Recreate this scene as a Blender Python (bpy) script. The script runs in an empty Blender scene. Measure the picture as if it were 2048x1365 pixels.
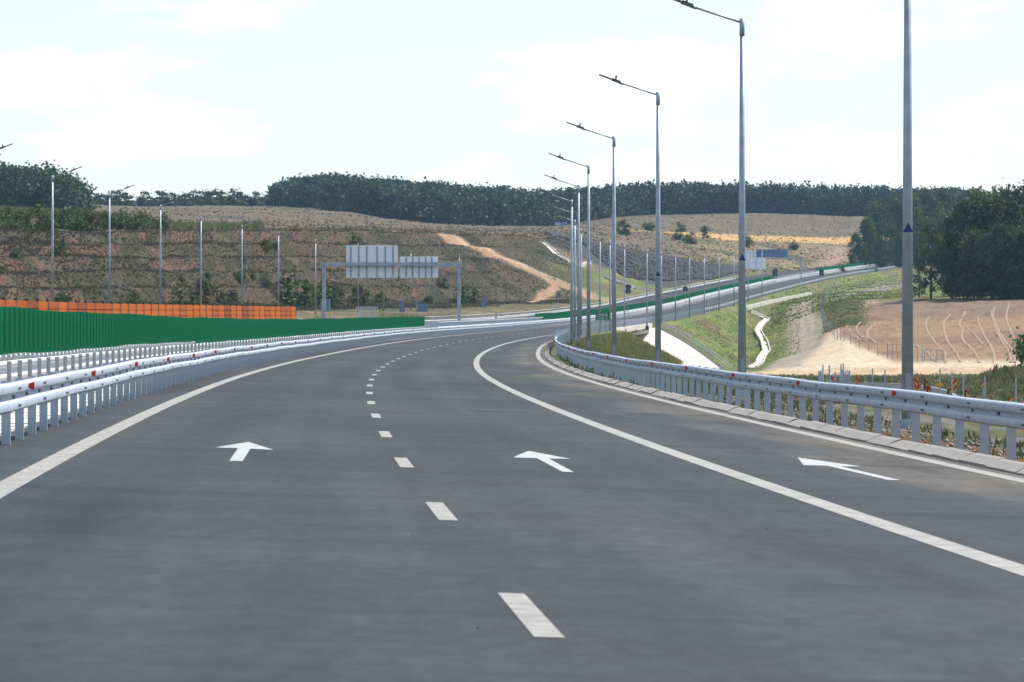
import bpy, math, random
import numpy as np
from mathutils import Vector

random.seed(7)
RNG = np.random.default_rng(11)
S = bpy.context.scene
COL = S.collection
R = math.radians

# ------------------------------------------------------------------ camera, sky, sun
F = 7500.0            # focal length in pixels of the 2048 px wide photograph
HOR = 655.0           # image row of the horizon
EYE = 1.5
cam = bpy.data.cameras.new('camera')
camo = bpy.data.objects.new('camera', cam)
COL.objects.link(camo)
cam.sensor_width = 36.0
cam.lens = F / 2048 * 36.0
cam.clip_start = 0.5
cam.clip_end = 30000
camo.location = (0, 0, EYE)
camo.rotation_euler = (R(90) - math.atan((682.5 - HOR) / F), 0, 0)
cam.dof.use_dof = True
cam.dof.focus_distance = 85
cam.dof.aperture_fstop = 9.0
S.camera = camo

SUN_AZ, SUN_EL = R(48), R(52)
world = bpy.data.worlds.new('World')
S.world = world
world.use_nodes = True
wn, wl = world.node_tree.nodes, world.node_tree.links
wn.clear()
wout = wn.new('ShaderNodeOutputWorld')
wbg = wn.new('ShaderNodeBackground')
wbg.inputs['Strength'].default_value = 0.105
sky = wn.new('ShaderNodeTexSky')
sky.sky_type = 'NISHITA'
sky.sun_disc = False
sky.sun_elevation = SUN_EL
sky.sun_rotation = SUN_AZ
sky.altitude = 300
sky.air_density = 1.0
sky.dust_density = 0.7
sky.ozone_density = 1.0
wtc = wn.new('ShaderNodeTexCoord')
wmap = wn.new('ShaderNodeMapping')
wmap.inputs['Scale'].default_value = (1.0, 1.0, 2.6)
wl.new(wtc.outputs['Generated'], wmap.inputs['Vector'])
wno = wn.new('ShaderNodeTexNoise')
wno.inputs['Scale'].default_value = 13.0
wno.inputs['Detail'].default_value = 7.0
wno.inputs['Roughness'].default_value = 0.55
wl.new(wmap.outputs['Vector'], wno.inputs['Vector'])
wrp = wn.new('ShaderNodeValToRGB')
wrp.color_ramp.elements[0].position = 0.50
wrp.color_ramp.elements[1].position = 0.66
wl.new(wno.outputs['Fac'], wrp.inputs['Fac'])
wmx = wn.new('ShaderNodeMixRGB')
wmx.inputs['Color2'].default_value = (8.6, 8.7, 8.8, 1)
wl.new(wrp.outputs['Color'], wmx.inputs['Fac'])
wsp = wn.new('ShaderNodeSeparateXYZ')
wl.new(wtc.outputs['Generated'], wsp.inputs[0])
wvf = wn.new('ShaderNodeMapRange')
wvf.inputs['From Min'].default_value = 0.0
wvf.inputs['From Max'].default_value = 0.16
wvf.inputs['To Min'].default_value = 0.85
wvf.inputs['To Max'].default_value = 0.12
wl.new(wsp.outputs['Z'], wvf.inputs['Value'])
wve = wn.new('ShaderNodeMixRGB')
wve.inputs['Color2'].default_value = (6.6, 7.1, 7.2, 1)
wl.new(wvf.outputs['Result'], wve.inputs['Fac'])
wl.new(sky.outputs['Color'], wve.inputs['Color1'])
wl.new(wve.outputs['Color'], wmx.inputs['Color1'])
wl.new(wmx.outputs['Color'], wbg.inputs['Color'])
wl.new(wbg.outputs['Background'], wout.inputs['Surface'])

sun = bpy.data.lights.new('sun', 'SUN')
sun.energy = 4.6
sun.angle = R(0.6)
sun.color = (1.0, 0.96, 0.90)
suno = bpy.data.objects.new('sun', sun)
COL.objects.link(suno)
sv = Vector((math.sin(SUN_AZ) * math.cos(SUN_EL), math.cos(SUN_AZ) * math.cos(SUN_EL), math.sin(SUN_EL)))
suno.rotation_euler = sv.to_track_quat('Z', 'Y').to_euler()
suno.location = (0, 0, 200)

S.view_settings.view_transform = 'Standard'
S.view_settings.look = 'None'
S.view_settings.exposure = 0.58
S.view_settings.gamma = 1.0
S.view_settings.use_curve_mapping = False
S.render.engine = 'CYCLES'
S.cycles.max_bounces = 5
S.cycles.diffuse_bounces = 3
S.cycles.glossy_bounces = 2
S.cycles.transmission_bounces = 2
S.cycles.volume_bounces = 0
S.cycles.caustics_reflective = False
S.cycles.caustics_refractive = False

# ------------------------------------------------------------------ helpers
def at(px, py, d):
    return Vector(((px - 1024) * d / F, d, EYE + (HOR - py) * d / F))

def mesh_np(name, verts, faces):
    """faces: (n,k) int array with k = 3 or 4, or a python list"""
    me = bpy.data.meshes.new(name)
    verts = np.asarray(verts, dtype=np.float32)
    if isinstance(faces, np.ndarray):
        n, k = faces.shape
        me.vertices.add(len(verts))
        me.vertices.foreach_set('co', verts.ravel())
        me.loops.add(n * k)
        me.loops.foreach_set('vertex_index', faces.astype(np.int32).ravel())
        me.polygons.add(n)
        me.polygons.foreach_set('loop_start', np.arange(0, n * k, k, dtype=np.int32))
        me.polygons.foreach_set('loop_total', np.full(n, k, dtype=np.int32))
        me.update(calc_edges=True)
    else:
        me.from_pydata([tuple(v) for v in verts], [], faces)
        me.update()
    return me

def smooth(me):
    me.polygons.foreach_set('use_smooth', np.ones(len(me.polygons), dtype=bool))

def add(name, me, mat=None, parent=None, loc=None, rotz=None):
    o = bpy.data.objects.new(name, me)
    COL.objects.link(o)
    if mat is not None and me is not None and not me.materials:
        me.materials.append(mat)
    if parent is not None:
        o.parent = parent
    if loc is not None:
        o.location = loc
    if rotz is not None:
        o.rotation_euler = (0, 0, rotz)
    return o

def empty(name, loc=(0, 0, 0), rotz=0.0):
    o = bpy.data.objects.new(name, None)
    COL.objects.link(o)
    o.location = loc
    o.rotation_euler = (0, 0, rotz)
    o.empty_display_size = 0.2
    return o

def tag(o, label, cat, group=None, kind=None):
    o['label'] = label
    o['category'] = cat
    if group:
        o['group'] = group
    if kind:
        o['kind'] = kind
    return o

def structure(o):
    o['kind'] = 'structure'
    return o

def stuff(o, label=None, cat=None):
    o['kind'] = 'stuff'
    if label:
        o['label'] = label
    if cat:
        o['category'] = cat
    return o

class MB:
    """collects boxes, tubes and polygons into one mesh"""
    def __init__(self):
        self.v = []
        self.f = []
    def quad(self, a, b, c, d):
        n = len(self.v)
        self.v += [tuple(a), tuple(b), tuple(c), tuple(d)]
        self.f.append((n, n + 1, n + 2, n + 3))
    def poly(self, pts):
        n = len(self.v)
        self.v += [tuple(p) for p in pts]
        self.f.append(tuple(range(n, n + len(pts))))
    def box(self, x0, x1, y0, y1, z0, z1):
        n = len(self.v)
        self.v += [(x0, y0, z0), (x1, y0, z0), (x1, y1, z0), (x0, y1, z0),
                   (x0, y0, z1), (x1, y0, z1), (x1, y1, z1), (x0, y1, z1)]
        for q in ((3, 2, 1, 0), (4, 5, 6, 7), (0, 1, 5, 4), (1, 2, 6, 5), (2, 3, 7, 6), (3, 0, 4, 7)):
            self.f.append(tuple(n + i for i in q))
        return self
    def prism(self, pts, off):
        """polygon pts extruded by the vector off"""
        n = len(self.v)
        k = len(pts)
        off = Vector(off)
        self.v += [tuple(p) for p in pts] + [tuple(Vector(p) + off) for p in pts]
        self.f.append(tuple(range(n + k - 1, n - 1, -1)))
        self.f.append(tuple(range(n + k, n + 2 * k)))
        for i in range(k):
            j = (i + 1) % k
            self.f.append((n + i, n + j, n + k + j, n + k + i))
        return self
    def tube(self, a, b, ra, rb=None, seg=8, cap=True):
        rb = ra if rb is None else rb
        a, b = Vector(a), Vector(b)
        w = (b - a).normalized()
        u = w.cross(Vector((0, 1, 0) if abs(w.y) < 0.9 else (1, 0, 0))).normalized()
        t = w.cross(u)
        n = len(self.v)
        for p, r in ((a, ra), (b, rb)):
            for i in range(seg):
                an = 2 * math.pi * i / seg
                self.v.append(tuple(p + u * (math.cos(an) * r) + t * (math.sin(an) * r)))
        for i in range(seg):
            j = (i + 1) % seg
            self.f.append((n + i, n + j, n + seg + j, n + seg + i))
        if cap:
            self.f.append(tuple(n + i for i in range(seg - 1, -1, -1)))
            self.f.append(tuple(n + seg + i for i in range(seg)))
        return self
    def mesh(self, name, mat=None):
        me = mesh_np(name, np.array(self.v, dtype=np.float32), self.f)
        if mat:
            me.materials.append(mat)
        return me
    def build(self, name, mat, parent=None, loc=None):
        return add(name, self.mesh(name, mat), None, parent, loc)

def hash2(ix, iy, seed):
    h = (ix.astype(np.int64) * 374761393 + iy.astype(np.int64) * 668265263 + seed * 974711) & 0x7fffffff
    h = ((h ^ (h >> 13)) * 1274126177) & 0x7fffffff
    h = h ^ (h >> 16)
    return (h & 0xffff) / 65535.0

def noise2(x, y, scale, seed=0, octv=3, rough=0.5):
    x = np.asarray(x, float) / scale
    y = np.asarray(y, float) / scale
    out = 0.0
    amp, tot = 1.0, 0.0
    for o in range(octv):
        ix, iy = np.floor(x), np.floor(y)
        fx, fy = x - ix, y - iy
        fx, fy = fx * fx * (3 - 2 * fx), fy * fy * (3 - 2 * fy)
        a, b = hash2(ix, iy, seed + o), hash2(ix + 1, iy, seed + o)
        c, d = hash2(ix, iy + 1, seed + o), hash2(ix + 1, iy + 1, seed + o)
        out = out + amp * ((a * (1 - fx) + b * fx) * (1 - fy) + (c * (1 - fx) + d * fx) * fy)
        tot += amp
        amp *= rough
        x, y = x * 2.03 + 17.1, y * 2.03 + 5.7
    return out / tot

def sstep(a, b, x):
    t = np.clip((np.asarray(x, float) - a) / (b - a), 0, 1)
    return t * t * (3 - 2 * t)

# ------------------------------------------------------------------ materials
MATS = {}
def mat(name, col, rough=0.6, metal=0.0, noise=0.0, nscale=4.0, col2=None, bump=0.0, bscale=60.0, spec=0.5, attr=None):
    if name in MATS:
        return MATS[name]
    m = bpy.data.materials.new(name)
    m.use_nodes = True
    nt = m.node_tree
    p = nt.nodes['Principled BSDF']
    p.inputs['Roughness'].default_value = rough
    p.inputs['Metallic'].default_value = metal
    p.inputs['Specular IOR Level'].default_value = spec
    p.inputs['Base Color'].default_value = (*col, 1)
    tc = nt.nodes.new('ShaderNodeTexCoord')
    src = None
    if attr:
        a = nt.nodes.new('ShaderNodeAttribute')
        a.attribute_name = attr
        src = a.outputs['Color']
    if noise > 0:
        n1 = nt.nodes.new('ShaderNodeTexNoise')
        n1.inputs['Scale'].default_value = nscale
        n1.inputs['Detail'].default_value = 6
        n1.inputs['Roughness'].default_value = 0.6
        nt.links.new(tc.outputs['Object'], n1.inputs['Vector'])
        rp = nt.nodes.new('ShaderNodeMapRange')
        rp.inputs['From Min'].default_value = 0.3
        rp.inputs['From Max'].default_value = 0.7
        nt.links.new(n1.outputs['Fac'], rp.inputs['Value'])
        mx = nt.nodes.new('ShaderNodeMixRGB')
        if src is not None:
            mx.blend_type = 'MULTIPLY'
            mx.inputs['Fac'].default_value = 1.0
            cr = nt.nodes.new('ShaderNodeMapRange')
            cr.inputs['To Min'].default_value = 1 - noise
            cr.inputs['To Max'].default_value = 1 + noise
            nt.links.new(rp.outputs['Result'], cr.inputs['Value'])
            nt.links.new(src, mx.inputs['Color1'])
            nt.links.new(cr.outputs['Result'], mx.inputs['Color2'])
        else:
            c2 = col2 if col2 else tuple(c * (1 - noise) for c in col)
            mx.inputs['Color1'].default_value = (*col, 1)
            mx.inputs['Color2'].default_value = (*c2, 1)
            nt.links.new(rp.outputs['Result'], mx.inputs['Fac'])
        src = mx.outputs['Color']
    if src is not None:
        nt.links.new(src, p.inputs['Base Color'])
    if bump > 0:
        n2 = nt.nodes.new('ShaderNodeTexNoise')
        n2.inputs['Scale'].default_value = bscale
        n2.inputs['Detail'].default_value = 4
        nt.links.new(tc.outputs['Object'], n2.inputs['Vector'])
        bp = nt.nodes.new('ShaderNodeBump')
        bp.inputs['Strength'].default_value = bump
        bp.inputs['Distance'].default_value = 0.02
        nt.links.new(n2.outputs['Fac'], bp.inputs['Height'])
        nt.links.new(bp.outputs['Normal'], p.inputs['Normal'])
    MATS[name] = m
    return m

M_ZINC = mat('zinc_rail', (0.43, 0.49, 0.57), 0.58, 0.1, 0.28, 3.0)
M_POST = mat('zinc_post', (0.46, 0.54, 0.63), 0.5, 0.1, 0.25, 5.0)
M_POLE = mat('zinc_pole', (0.42, 0.50, 0.58), 0.42, 0.3, 0.45, 1.6)
M_WHITE = mat('white_rail', (0.60, 0.62, 0.64), 0.5, 0.1, 0.12, 3.0)
M_DARK = mat('dark_metal', (0.035, 0.04, 0.045), 0.5, 0.3, 0.2, 6.0)
M_BOLT = mat('bolt_steel', (0.10, 0.11, 0.12), 0.55, 0.5)
M_GREEN = mat('green_plastic', (0.0, 0.29, 0.118), 0.45, 0, 0.2, 2.0)
M_GREEN2 = mat('green_bolt', (0.0, 0.06, 0.03), 0.6)
M_ORANGE = mat('orange_board', (0.40, 0.092, 0.007), 0.85, 0, 0.35, 0.9, col2=(0.27, 0.058, 0.006), spec=.15)
M_RED = mat('red_reflector', (0.62, 0.012, 0.02), 0.3, 0, 0.1, 20)
M_AMBER = mat('amber_reflector', (0.85, 0.24, 0.02), 0.3)
M_PAINT = mat('road_paint', (0.31, 0.305, 0.285), 0.75, 0, 0.45, 5.0, bump=0.2, bscale=30)
M_PAINTW = mat('arrow_paint', (0.42, 0.435, 0.445), 0.7, 0, 0.4, 6.0, bump=0.2, bscale=30)
M_CONC = mat('concrete', (0.29, 0.278, 0.255), 0.85, 0, 0.3, 2.5, bump=0.4, bscale=25)
M_CONCW = mat('pale_concrete', (0.55, 0.52, 0.46), 0.85, 0, 0.2, 0.8, bump=0.3, bscale=12)
M_SLAB = mat('paving_concrete', (0.66, 0.65, 0.62), 0.85, 0, 0.25, 1.8, bump=0.3, bscale=20)
M_BLUEBACK = mat('sign_back', (0.17, 0.24, 0.37), 0.5, 0.1, 0.15, 1.5)
M_BOARDBACK = mat('board_back', (0.88, 0.92, 0.98), 0.5, 0.0, 0.05, 0.4)
M_SIGNGREEN = mat('sign_green', (0.0, 0.17, 0.09), 0.4)
M_SIGNTEXT = mat('sign_text', (0.82, 0.84, 0.82), 0.5)
M_STICKER = mat('blue_sticker', (0.012, 0.022, 0.16), 0.4)
M_BARK = mat('bark', (0.09, 0.07, 0.05), 0.9, 0, 0.4, 3.0)
M_STONE = mat('rip_rap', (0.066, 0.068, 0.073), 0.9, 0, 0.4, 0.6)
M_WIRE = mat('fence_steel', (0.28, 0.30, 0.32), 0.5, 0.4)
M_PIPE = mat('drain_pipe', (0.30, 0.05, 0.04), 0.6)
M_YELLOW = mat('yellow_plate', (0.75, 0.40, 0.02), 0.5)

def leaf_mat(name, bright):
    m = mat(name, (0.05, 0.08, 0.03), 0.65, 0, 0.3, 0.5, spec=0.25, attr='col')
    p = m.node_tree.nodes['Principled BSDF']
    out = m.node_tree.nodes['Material Output']
    tr = m.node_tree.nodes.new('ShaderNodeBsdfTranslucent')
    mx = m.node_tree.nodes.new('ShaderNodeMixShader')
    mx.inputs['Fac'].default_value = bright
    src = p.inputs['Base Color'].links[0].from_socket
    m.node_tree.links.new(src, tr.inputs['Color'])
    m.node_tree.links.new(p.outputs['BSDF'], mx.inputs[1])
    m.node_tree.links.new(tr.outputs['BSDF'], mx.inputs[2])
    m.node_tree.links.new(mx.outputs['Shader'], out.inputs['Surface'])
    return m
M_LEAF = leaf_mat('leaves', 0.32)
M_GRASS = leaf_mat('grass_blades', 0.3)

def asphalt_mat():
    m = bpy.data.materials.new('asphalt')
    m.use_nodes = True
    nt = m.node_tree
    N, L = nt.nodes, nt.links
    p = N['Principled BSDF']
    tc = N.new('ShaderNodeTexCoord')
    def noise(scale, detail, vec_scale):
        mp = N.new('ShaderNodeMapping')
        mp.inputs['Scale'].default_value = vec_scale
        L.new(tc.outputs['Object'], mp.inputs['Vector'])
        n = N.new('ShaderNodeTexNoise')
        n.inputs['Scale'].default_value = scale
        n.inputs['Detail'].default_value = detail
        n.inputs['Roughness'].default_value = 0.6
        L.new(mp.outputs['Vector'], n.inputs['Vector'])
        return n.outputs['Fac']
    def remap(sock, a, b, lo, hi):
        r = N.new('ShaderNodeMapRange')
        r.inputs['From Min'].default_value = a
        r.inputs['From Max'].default_value = b
        r.inputs['To Min'].default_value = lo
        r.inputs['To Max'].default_value = hi
        L.new(sock, r.inputs['Value'])
        return r.outputs['Result']
    def mul(a, b):
        q = N.new('ShaderNodeMath')
        q.operation = 'MULTIPLY'
        L.new(a, q.inputs[0])
        L.new(b, q.inputs[1])
        return q.outputs[0]
    big = remap(noise(0.22, 4, (1, 0.25, 1)), 0.3, 0.7, 0.78, 1.2)
    streak = remap(noise(0.5, 6, (0.5, 1.3, 1)), 0.28, 0.72, 0.82, 1.14)
    lanes = remap(noise(0.9, 3, (1.0, 0.03, 1)), 0.3, 0.7, 0.93, 1.06)
    scuff = remap(noise(0.30, 6, (0.30, 1.6, 1)), 0.58, 0.70, 1.0, 0.66)
    grain = remap(noise(42, 3, (1, 1, 1)), 0.25, 0.75, 0.80, 1.20)
    g2 = remap(noise(7, 5, (1, .35, 1)), 0.3, 0.7, 0.80, 1.2)
    la = N.new('ShaderNodeAttribute')
    la.attribute_name = 'lat'
    sp = N.new('ShaderNodeSeparateXYZ')
    L.new(tc.outputs['Object'], sp.inputs[0])
    cb = N.new('ShaderNodeCombineXYZ')
    L.new(la.outputs['Fac'], cb.inputs['X'])
    L.new(sp.outputs['Y'], cb.inputs['Y'])
    def lnoise(scale, detail, vs):
        mp = N.new('ShaderNodeMapping')
        mp.inputs['Scale'].default_value = vs
        L.new(cb.outputs[0], mp.inputs['Vector'])
        n = N.new('ShaderNodeTexNoise')
        n.inputs['Scale'].default_value = scale
        n.inputs['Detail'].default_value = detail
        L.new(mp.outputs['Vector'], n.inputs['Vector'])
        return n.outputs['Fac']
    # polished wheel paths: two per 3.6 m lane
    wv = N.new('ShaderNodeMath')
    wv.operation = 'PINGPONG'
    wv.inputs[1].default_value = 0.9
    L.new(la.outputs['Fac'], wv.inputs[0])
    wheel = remap(wv.outputs[0], 0.35, 0.9, 1.03, 0.92)
    seam = remap(lnoise(1.0, 4, (1.2, .012, 1)), 0.3, 0.7, 0.82, 1.14)
    wander = remap(lnoise(1.0, 5, (.8, .06, 1)), 0.56, 0.70, 1.0, 0.70)
    f = mul(mul(mul(big, streak), mul(grain, g2)), mul(mul(lanes, scuff), mul(mul(wheel, seam), wander)))
    tint0 = N.new('ShaderNodeMixRGB')
    tint0.inputs['Color1'].default_value = (0.034, 0.041, 0.049, 1)
    tint0.inputs['Color2'].default_value = (0.044, 0.046, 0.047, 1)
    L.new(remap(noise(0.13, 4, (1, 0.4, 1)), 0.42, 0.68, 0, 1), tint0.inputs['Fac'])
    # pale dust drifting in from the kerb
    dn_ = N.new('ShaderNodeMath')
    dn_.operation = 'ADD'
    L.new(remap(la.outputs['Fac'], 3.5, 7.2, -.20, .30), dn_.inputs[0])
    L.new(lnoise(1.0, 6, (.6, .10, 1)), dn_.inputs[1])
    tint = N.new('ShaderNodeMixRGB')
    tint.inputs['Color2'].default_value = (0.135, 0.118, 0.095, 1)
    L.new(tint0.outputs['Color'], tint.inputs['Color1'])
    L.new(remap(dn_.outputs[0], 0.50, 0.85, 0, .75), tint.inputs['Fac'])
    mx = N.new('ShaderNodeMixRGB')
    mx.blend_type = 'MULTIPLY'
    mx.inputs['Fac'].default_value = 1
    L.new(tint.outputs['Color'], mx.inputs['Color1'])
    L.new(f, mx.inputs['Color2'])
    L.new(mx.outputs['Color'], p.inputs['Base Color'])
    p.inputs['Roughness'].default_value = 0.8
    p.inputs['Specular IOR Level'].default_value = 0.14
    bp = N.new('ShaderNodeBump')
    bp.inputs['Strength'].default_value = 0.35
    bp.inputs['Distance'].default_value = 0.006
    L.new(noise(70, 3, (1, 1, 1)), bp.inputs['Height'])
    L.new(bp.outputs['Normal'], p.inputs['Normal'])
    return m
M_ASPHALT = asphalt_mat()

def ground_mat():
    m = mat('ground', (0.1, 0.1, 0.06), 0.95, 0, 0.38, 1.3, bump=0, spec=0.1, attr='col')
    nt = m.node_tree
    p = nt.nodes['Principled BSDF']
    tc = nt.nodes['Texture Coordinate']
    n = nt.nodes.new('ShaderNodeTexNoise')
    n.inputs['Scale'].default_value = 1.1
    n.inputs['Detail'].default_value = 8
    n.inputs['Roughness'].default_value = 0.68
    nt.links.new(tc.outputs['Object'], n.inputs['Vector'])
    bp = nt.nodes.new('ShaderNodeBump')
    bp.inputs['Strength'].default_value = 0.8
    bp.inputs['Distance'].default_value = 0.5
    nt.links.new(n.outputs['Fac'], bp.inputs['Height'])
    nt.links.new(bp.outputs['Normal'], p.inputs['Normal'])
    return m
M_GROUND = ground_mat()

# ------------------------------------------------------------------ road alignment
_Y = np.arange(-80, 1801, 1.0)
_s = np.interp(_Y, [-80, 0, 25, 50, 75, 100, 150, 207, 262, 311, 361, 427, 471, 515, 576, 650, 728, 900, 1060, 1300, 1800],
               [-.075, -.068, -.061, -.051, -.043, -.034, -.0145, .0045, .024, .040, .056, .071, .079, .091, .102, .113, .130, .160, .185, .2, .2])
_x = np.concatenate([[0], np.cumsum((_s[1:] + _s[:-1]) / 2)])
_x = _x - np.interp(20.9, _Y, _x) + 0.006
_z = np.interp(_Y, [-80, 130, 174, 196, 218, 240, 262, 284, 306, 328, 383, 405, 427, 490, 540, 612, 650, 688, 728, 768, 900, 1060, 1300, 1800],
               [0, 0, .04, .09, .15, .22, .32, .41, .50, .59, .84, .96, 1.08, 1.50, 1.9, 2.75, 3.35, 4.05, 4.9, 5.9, 10.1, 15.6, 22.8, 36])
_k = np.ones(31) / 31
_z = np.convolve(np.pad(_z, 15, mode='edge'), _k, mode='valid')
_cf = np.interp(_Y, [0, 300, 520], [.03, .03, .018])
def rx(Y): return np.interp(Y, _Y, _x)
def rs(Y): return np.interp(Y, _Y, _s)
def rz(Y): return np.interp(Y, _Y, _z)
def rc(Y): return np.interp(Y, _Y, _cf)
def lat(l): return np.interp(l, [-21, -7.3, -4.7, 13], [-19, -4.7, -4.7, 13])
def road_z(l, Y): return rz(Y) - rc(Y) * lat(l)
def road_p(l, Y, dz=0.0):
    return Vector((float(rx(Y) + l), float(Y), float(road_z(l, Y) + dz)))
def road_at(px, py, dz=0.004):
    d = 40.0
    for _ in range(60):
        X = (px - 1024) * d / F
        d = 0.5 * d + 0.5 * (EYE - float(road_z(X - rx(d), d)) - dz) * F / (py - HOR)
    X = (px - 1024) * d / F
    return Vector((X, d, float(road_z(X - rx(d), d)) + dz))
def edge_r(Y):     # half width of the carriageway on the right side
    return np.interp(Y, [0, 230, 320, 420, 480], [6.9, 6.7, 6.2, 5.0, 4.3])

def ysteps(y0, y1):
    out = [y0]
    while out[-1] < y1:
        y = out[-1]
        out.append(min(y1, y + (1.0 if y < 120 else 2.0 if y < 400 else 5.0)))
    return np.array(out)

def ribbon(name, l0, l1, y0, y1, dz, m, nl=2, parent=None):
    """flat strip on the road between two lateral offsets (numbers or functions)"""
    ys = ysteps(y0, y1)
    V, Fc = [], []
    for y in ys:
        a = l0(y) if callable(l0) else l0
        b = l1(y) if callable(l1) else l1
        for i in range(nl):
            l = a + (b - a) * i / (nl - 1)
            V.append((rx(y) + l, y, road_z(l, y) + dz))
    for i in range(len(ys) - 1):
        for j in range(nl - 1):
            q = i * nl + j
            Fc.append((q, q + 1, q + nl + 1, q + nl))
    me = mesh_np(name, np.array(V), np.array(Fc))
    at_ = me.attributes.new('lat', 'FLOAT', 'POINT')
    at_.data.foreach_set('value', np.array([v[0] - rx(v[1]) for v in V], dtype=np.float32))
    return add(name, me, m, parent)

# ------------------------------------------------------------------ terrain
# nodes per column: (distance, image row) or (distance, ('z', height)); rows follow the lie of the land
def zz(v): return ('z', v)
LEFT0 = [(4, zz(-.4)), (120, zz(.3)), (230, zz(1.6))]
RIGHT0 = [(4, zz(-3)), (120, zz(-3.8)), (280, zz(-4.0)), (440, 748)]
COLS = [
 (-700, LEFT0 + [(290, zz(2.3)), (310, zz(2.6)), (330, zz(3.0)), (350, 612), (430, 466), (600, 455), (900, 428), (1040, 419), (1300, 396), (2800, 405)]),
 (0,    LEFT0 + [(330, zz(2.4)), (355, zz(2.8)), (380, zz(3.2)), (400, 612), (490, 466), (640, 456), (930, 427), (1050, 419), (1300, 398), (2800, 406)]),
 (160,  LEFT0 + [(340, zz(2.5)), (370, zz(2.9)), (400, zz(3.3)), (430, 612), (520, 466), (660, 458), (1000, 436), (1500, 404), (1700, 402), (2800, 412)]),
 (330,  LEFT0 + [(350, zz(2.6)), (400, zz(3.0)), (440, zz(3.4)), (480, 611), (570, 464), (700, 459), (1050, 440), (1600, 406), (1750, 404), (2800, 412)]),
 (560,  LEFT0 + [(380, zz(2.6)), (470, zz(3.2)), (540, zz(3.6)), (580, 611), (660, 464), (780, 460), (1100, 446), (1550, 410), (1800, 403), (2800, 408)]),
 (700,  LEFT0 + [(400, zz(2.6)), (500, zz(3.2)), (600, zz(3.8)), (650, 609), (740, 464), (850, 460), (1100, 452), (1450, 425), (1800, 406), (2800, 411)]),
 (880,  LEFT0 + [(420, zz(2.6)), (540, zz(3.4)), (680, zz(4.6)), (740, 606), (840, 468), (930, 464), (1120, 460), (1400, 452), (1850, 417), (2800, 422)]),
 (1000, LEFT0 + [(430, zz(2.6)), (560, zz(3.8)), (720, zz(5.4)), (790, 604), (890, 470), (970, 466), (1150, 462), (1420, 457), (1850, 427), (2800, 430)]),
 (1100, [(4, zz(-.5)), (120, zz(0)), (230, zz(.5)), (440, zz(1)), (600, zz(3)), (760, zz(6)), (840, 600), (930, 478), (1010, 469), (1180, 461), (1500, 455), (1900, 436), (2800, 438)]),
 (1180, [(4, zz(-1)), (120, zz(-2)), (280, zz(-2)), (440, zz(-2)), (600, zz(1)), (790, zz(6)), (860, 596), (950, 492), (1040, 478), (1250, 456), (1650, 442), (1900, 432), (2800, 434)]),
 (1250, [(4, zz(-2)), (120, zz(-3.5)), (280, zz(-4)), (440, zz(-4.4)), (545, zz(-5)), (820, zz(4)), (880, 587), (975, 508), (1080, 490), (1350, 456), (1750, 433), (1950, 420), (2800, 424)]),
 (1330, RIGHT0 + [(550, zz(-5.0)), (830, zz(3)), (930, 575), (1010, 524), (1130, 496), (1400, 462), (1780, 432), (1950, 420), (2800, 424)]),
 (1420, RIGHT0 + [(560, zz(-5.0)), (840, zz(4)), (960, 566), (1050, 540), (1180, 500), (1450, 466), (1800, 431), (1980, 422), (2800, 426)]),
 (1500, RIGHT0 + [(560, 738), (800, zz(3.5)), (1000, 562), (1090, 549), (1250, 503), (1500, 470), (1800, 432), (1980, 423), (2800, 427)]),
 (1600, RIGHT0 + [(560, 704), (790, 612), (960, 590), (1170, 553), (1330, 510), (1540, 474), (1800, 434), (2000, 424), (2800, 428)]),
 (1690, RIGHT0 + [(560, 668), (690, 606), (900, 588), (1200, 551), (1350, 520), (1570, 474), (1800, 437), (2000, 426), (2800, 430)]),
 (1800, RIGHT0 + [(560, 664), (670, 602), (900, 585), (1300, 545), (1400, 525), (1600, 466), (1800, 437), (2000, 428), (2800, 430)]),
 (1900, RIGHT0 + [(560, 662), (660, 600), (900, 575), (1300, 530), (1420, 505), (1640, 458), (1800, 438), (2000, 430), (2800, 432)]),
 (2048, RIGHT0 + [(560, 661), (655, 598), (900, 570), (1300, 525), (1420, 500), (1640, 455), (1800, 438), (2000, 430), (2800, 432)]),
 (2700, RIGHT0 + [(560, 660), (650, 600), (900, 570), (1300, 525), (1420, 500), (1640, 455), (1800, 438), (2000, 430), (2800, 432)]),
]
NN = 13
CPX = np.array([c[0] for c in COLS], float)
CD = np.array([[n[0] for n in c[1]] for c in COLS], float)
CZ = np.array([[n[1][1] if isinstance(n[1], tuple) else EYE + (HOR - n[1]) * n[0] / F for n in c[1]] for c in COLS], float)
assert CD.shape[1] == NN

def nodes_at(px):
    px = np.clip(np.asarray(px, float), CPX[0], CPX[-1])
    d = np.stack([np.interp(px, CPX, CD[:, k]) for k in range(NN)], -1)
    z = np.stack([np.interp(px, CPX, CZ[:, k]) for k in range(NN)], -1)
    return d, z

def param(X, Y):
    """running node number u of a place"""
    X, Y = np.asarray(X, float), np.asarray(Y, float)
    px = 1024 + F * X / np.maximum(Y, 1.0)
    d, z = nodes_at(px)
    u = np.zeros(X.shape)
    for k in range(NN - 1):
        t = (Y - d[..., k]) / (d[..., k + 1] - d[..., k])
        u = np.where((t >= 0), k + np.clip(t, 0, 1), u)
    return px, u, d, z

def shoulder(Y):
    return np.interp(Y, [0, 120, 180, 240, 300, 400, 450], [11.6, 11.4, 10.8, 9.8, 8.9, 7.7, 7.2])

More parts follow.
